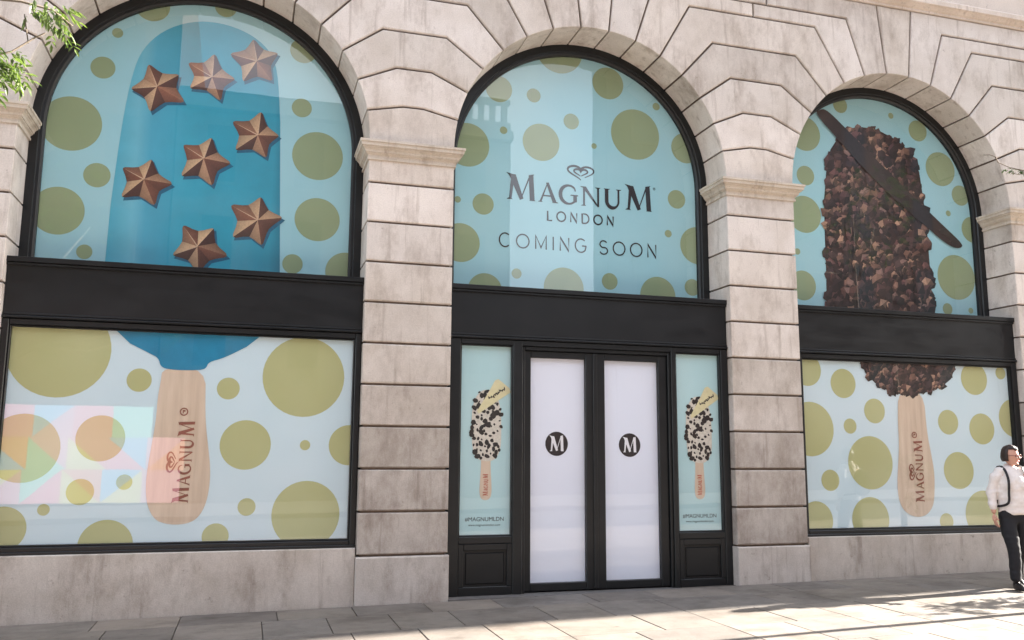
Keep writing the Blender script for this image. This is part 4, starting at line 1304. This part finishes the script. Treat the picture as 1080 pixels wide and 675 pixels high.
body = remesh('body', [bodyS] + [hr(q) for q in (head, nose, bridge, chin, earR, earL)] + hand(WR, dR, -1) + hand(WR2, dL, 1), .0065, skin_m, person, 2)
# jumper
T2 = [(0, .0, .80, (.185, .145)), (0, .0, .90, (.185, .145)), (0, -.01, 1.02, (.172, .132)), (0, -.012, 1.14, (.178, .138)), (0, -.002, 1.25, (.172, .125)), (0, .008, 1.32, (.115, .095)), (0, .006, 1.375, (.070, .072)), (0, .0, 1.39, (.066, .070))]
jr = [(-.10, .0, 1.29, .070), (SH[0], SH[1], SH[2] - .01, .072), (*EL, .060), (WR[0], WR[1], WR[2] + .03, .047)]
jl = [(.10, .0, 1.29, .070), (SH2[0], SH2[1], SH2[2] - .01, .072), (*EL2, .060), (WR2[0], WR2[1] + .02, WR2[2] + .015, .047)]
jump = remesh('jumper', [skin_mesh([T2], (0, .0, .80)), skin_mesh([jr], (-.10, .0, 1.29)), skin_mesh([jl], (.10, .0, 1.29)), ellipsoid((-.095, .005, 1.318), (.095, .078, .052)), ellipsoid((.095, .005, 1.318), (.095, .078, .052)), ellipsoid((-.055, -.085, 1.17), (.07, .055, .07)), ellipsoid((.055, -.085, 1.17), (.07, .055, .07))], .009, wool_m, person, 4)
for v in jump.data.vertices:
    p = v.co * 9
    v.co += v.normal * (noise.noise(Vector((p.x, p.y, p.z * 1.3))) * .014 + noise.noise(Vector((p.x * 1.2, p.y * 1.2, p.z * 3.2))) * .007)
# trousers
tr = [(0, .0, .94, (.150, .115)), (0, .0, .87, (.168, .13))]
trR = [(0, .0, .87, (.168, .13)), (-.088, .0, .78, .105), (-.085, -.06, .60, .088), (-.082, -.10, .45, .074), (-.078, -.105, .25, .066), (-.075, -.10, .075, .060)]
trL = [(0, .0, .87, (.168, .13)), (.088, .0, .78, .105), (.082, .03, .60, .088), (.076, .05, .46, .074), (.073, .13, .26, .066), (.07, .20, .095, .060)]
trs = remesh('trousers', [skin_mesh([tr, trR, trL], (0, .0, .87))], .009, trou_m, person, 3)
for v in trs.data.vertices:
    p = v.co * 8; v.co += v.normal * (noise.noise(Vector((p.x, p.y, p.z * .5))) * .010 + noise.noise(Vector((p.x, p.y, p.z * 2.6))) * .006)
def shoe(x, y, z, pit):
    rot = Matrix.Rotation(R_(pit), 3, 'X')
    def fn(p):
        q = p.copy()
        if q.z < -.35: q.z = -.35
        if q.y < 0: q.z *= 1 - .35 * (-q.y) if q.z > 0 else 1
        return q
    return remesh('shoe', [ellipsoid((x, y - .055, z), (.042, .125, .06), rot, fn=fn), ellipsoid((x, y + .01, z + .035), (.037, .045, .045), rot)], .007, shoe_m, person, 2)
shoe(-.075, -.10, .024, 0); shoe(.07, .19, .040, 12)
# hair: short dark crop that leaves the face free
def hairfn(p):
    q = p.copy()
    n = noise.noise(p * 2.6) * .07 + noise.noise(Vector((p.x * 9, p.y * 9, p.z * 2.5))) * .06
    return q * (1 + n)
bm = bmesh.new(); bmesh.ops.create_uvsphere(bm, u_segments=40, v_segments=28, radius=1)
kill = []
for v in bm.verts:
    p = v.co
    face = p.y < -.25 and p.z < .42 + .25 * abs(p.x)
    neck = p.z < -.55
    if face or neck: kill.append(v)
bmesh.ops.delete(bm, geom=kill, context='VERTS')
for v in bm.verts:
    q = hairfn(v.co); v.co = Vector((q.x * .086 + HC[0], q.y * .108 + HC[1] + .006, q.z * .124 + HC[2] + .006))
me = bpy.data.meshes.new('hair'); bm.to_mesh(me); bm.free(); hr(me); me.materials.append(hair_m)
for p in me.polygons: p.use_smooth = True
hair = link(bpy.data.objects.new('hair', me), person)
so = hair.modifiers.new('thick', 'SOLIDIFY'); so.thickness = .014; so.offset = -1
# lips, eyes and glasses
lm = hr(lips0); lm.materials.append(plain('lips', s2l((168, 92, 88)), .5, .05)); link(bpy.data.objects.new('lips', lm), person)
eye_m = plain('eye', s2l((60, 48, 44)), .2, .1)
for sx in (-.030, .030):
    em = ellipsoid((sx, -.090, 1.492), (.012, .008, .006)); hr(em); em.materials.append(eye_m); link(bpy.data.objects.new('eye', em), person)
gl = MB()
for sx in (-.033, .033): gl.tube([(sx + .027 * math.cos(a), -.112 + .25 * (abs(sx + .027 * math.cos(a)) - .0) ** 2 * 20 * .3, 1.490 + .019 * math.sin(a)) for a in [6.2832 * i / 16 for i in range(17)]], .0032, 6)
gl.tube([(-.008, -.112, 1.494), (.008, -.112, 1.494)], .003, 6)
for s in (-1, 1): gl.tube([(s * .058, -.106, 1.496), (s * .076, -.05, 1.497), (s * .078, .01, 1.490)], .003, 6)
hr(gl.build('glasses', plain('glasses_frame', s2l((92, 30, 34)), .35, .1), person, True).data)

# backpack, worn: a thing of its own
bp = tag(empty('backpack', (10.90, -1.30, gz(10.90) + .004)), 'small black backpack worn over the white jumper', 'bag')
bp.rotation_euler = person.rotation_euler
def packfn(p): return Vector((math.copysign(abs(p.x) ** .6, p.x), math.copysign(abs(p.y) ** .7, p.y), math.copysign(abs(p.z) ** .6, p.z)))
pm = ellipsoid((0, .205, 1.10), (.135, .075, .185), fn=packfn, seg=28, rings=20); pm.materials.append(strap_m)
for p in pm.polygons: p.use_smooth = True
link(bpy.data.objects.new('bag_body', pm), bp)
for s in (-1, 1):
    path = [(s * .10, .15, 1.24), (s * .118, .09, 1.345), (s * .112, .01, 1.378), (s * .105, -.085, 1.33), (s * .103, -.148, 1.22), (s * .108, -.148, 1.08), (s * .118, -.135, .96), (s * .172, -.03, .92), (s * .170, .10, .93), (s * .11, .18, .95)]
    path = [Vector(p) for p in path]
    sm = []
    for i in range(len(path) - 1):
        for j in range(4):
            t = j / 4; p0 = path[max(i - 1, 0)]; p1 = path[i]; p2 = path[i + 1]; p3 = path[min(i + 2, len(path) - 1)]
            sm.append(.5 * ((2 * p1) + (-p0 + p2) * t + (2 * p0 - 5 * p1 + 4 * p2 - p3) * t * t + (-p0 + 3 * p1 - 3 * p2 + p3) * t ** 3))
    sm.append(path[-1])
    v, f = [], []
    for i, p in enumerate(sm):
        t = (sm[min(i + 1, len(sm) - 1)] - sm[max(i - 1, 0)]).normalized()
        out = Vector((p.x * .2, p.y, 0)); out = Vector((0, 0, 1)) if abs(p.y) < .06 and p.z > 1.3 else out.normalized()
        side = t.cross(out).normalized() * .013; o2 = t.cross(side).normalized() * .004
        v += [p + side + o2, p - side + o2, p - side - o2, p + side - o2]
    for i in range(len(sm) - 1):
        for k in range(4): f.append((i * 4 + k, i * 4 + (k + 1) % 4, i * 4 + 4 + (k + 1) % 4, i * 4 + 4 + k))
    mesh_obj('strap', v, f, strap_m, bp)
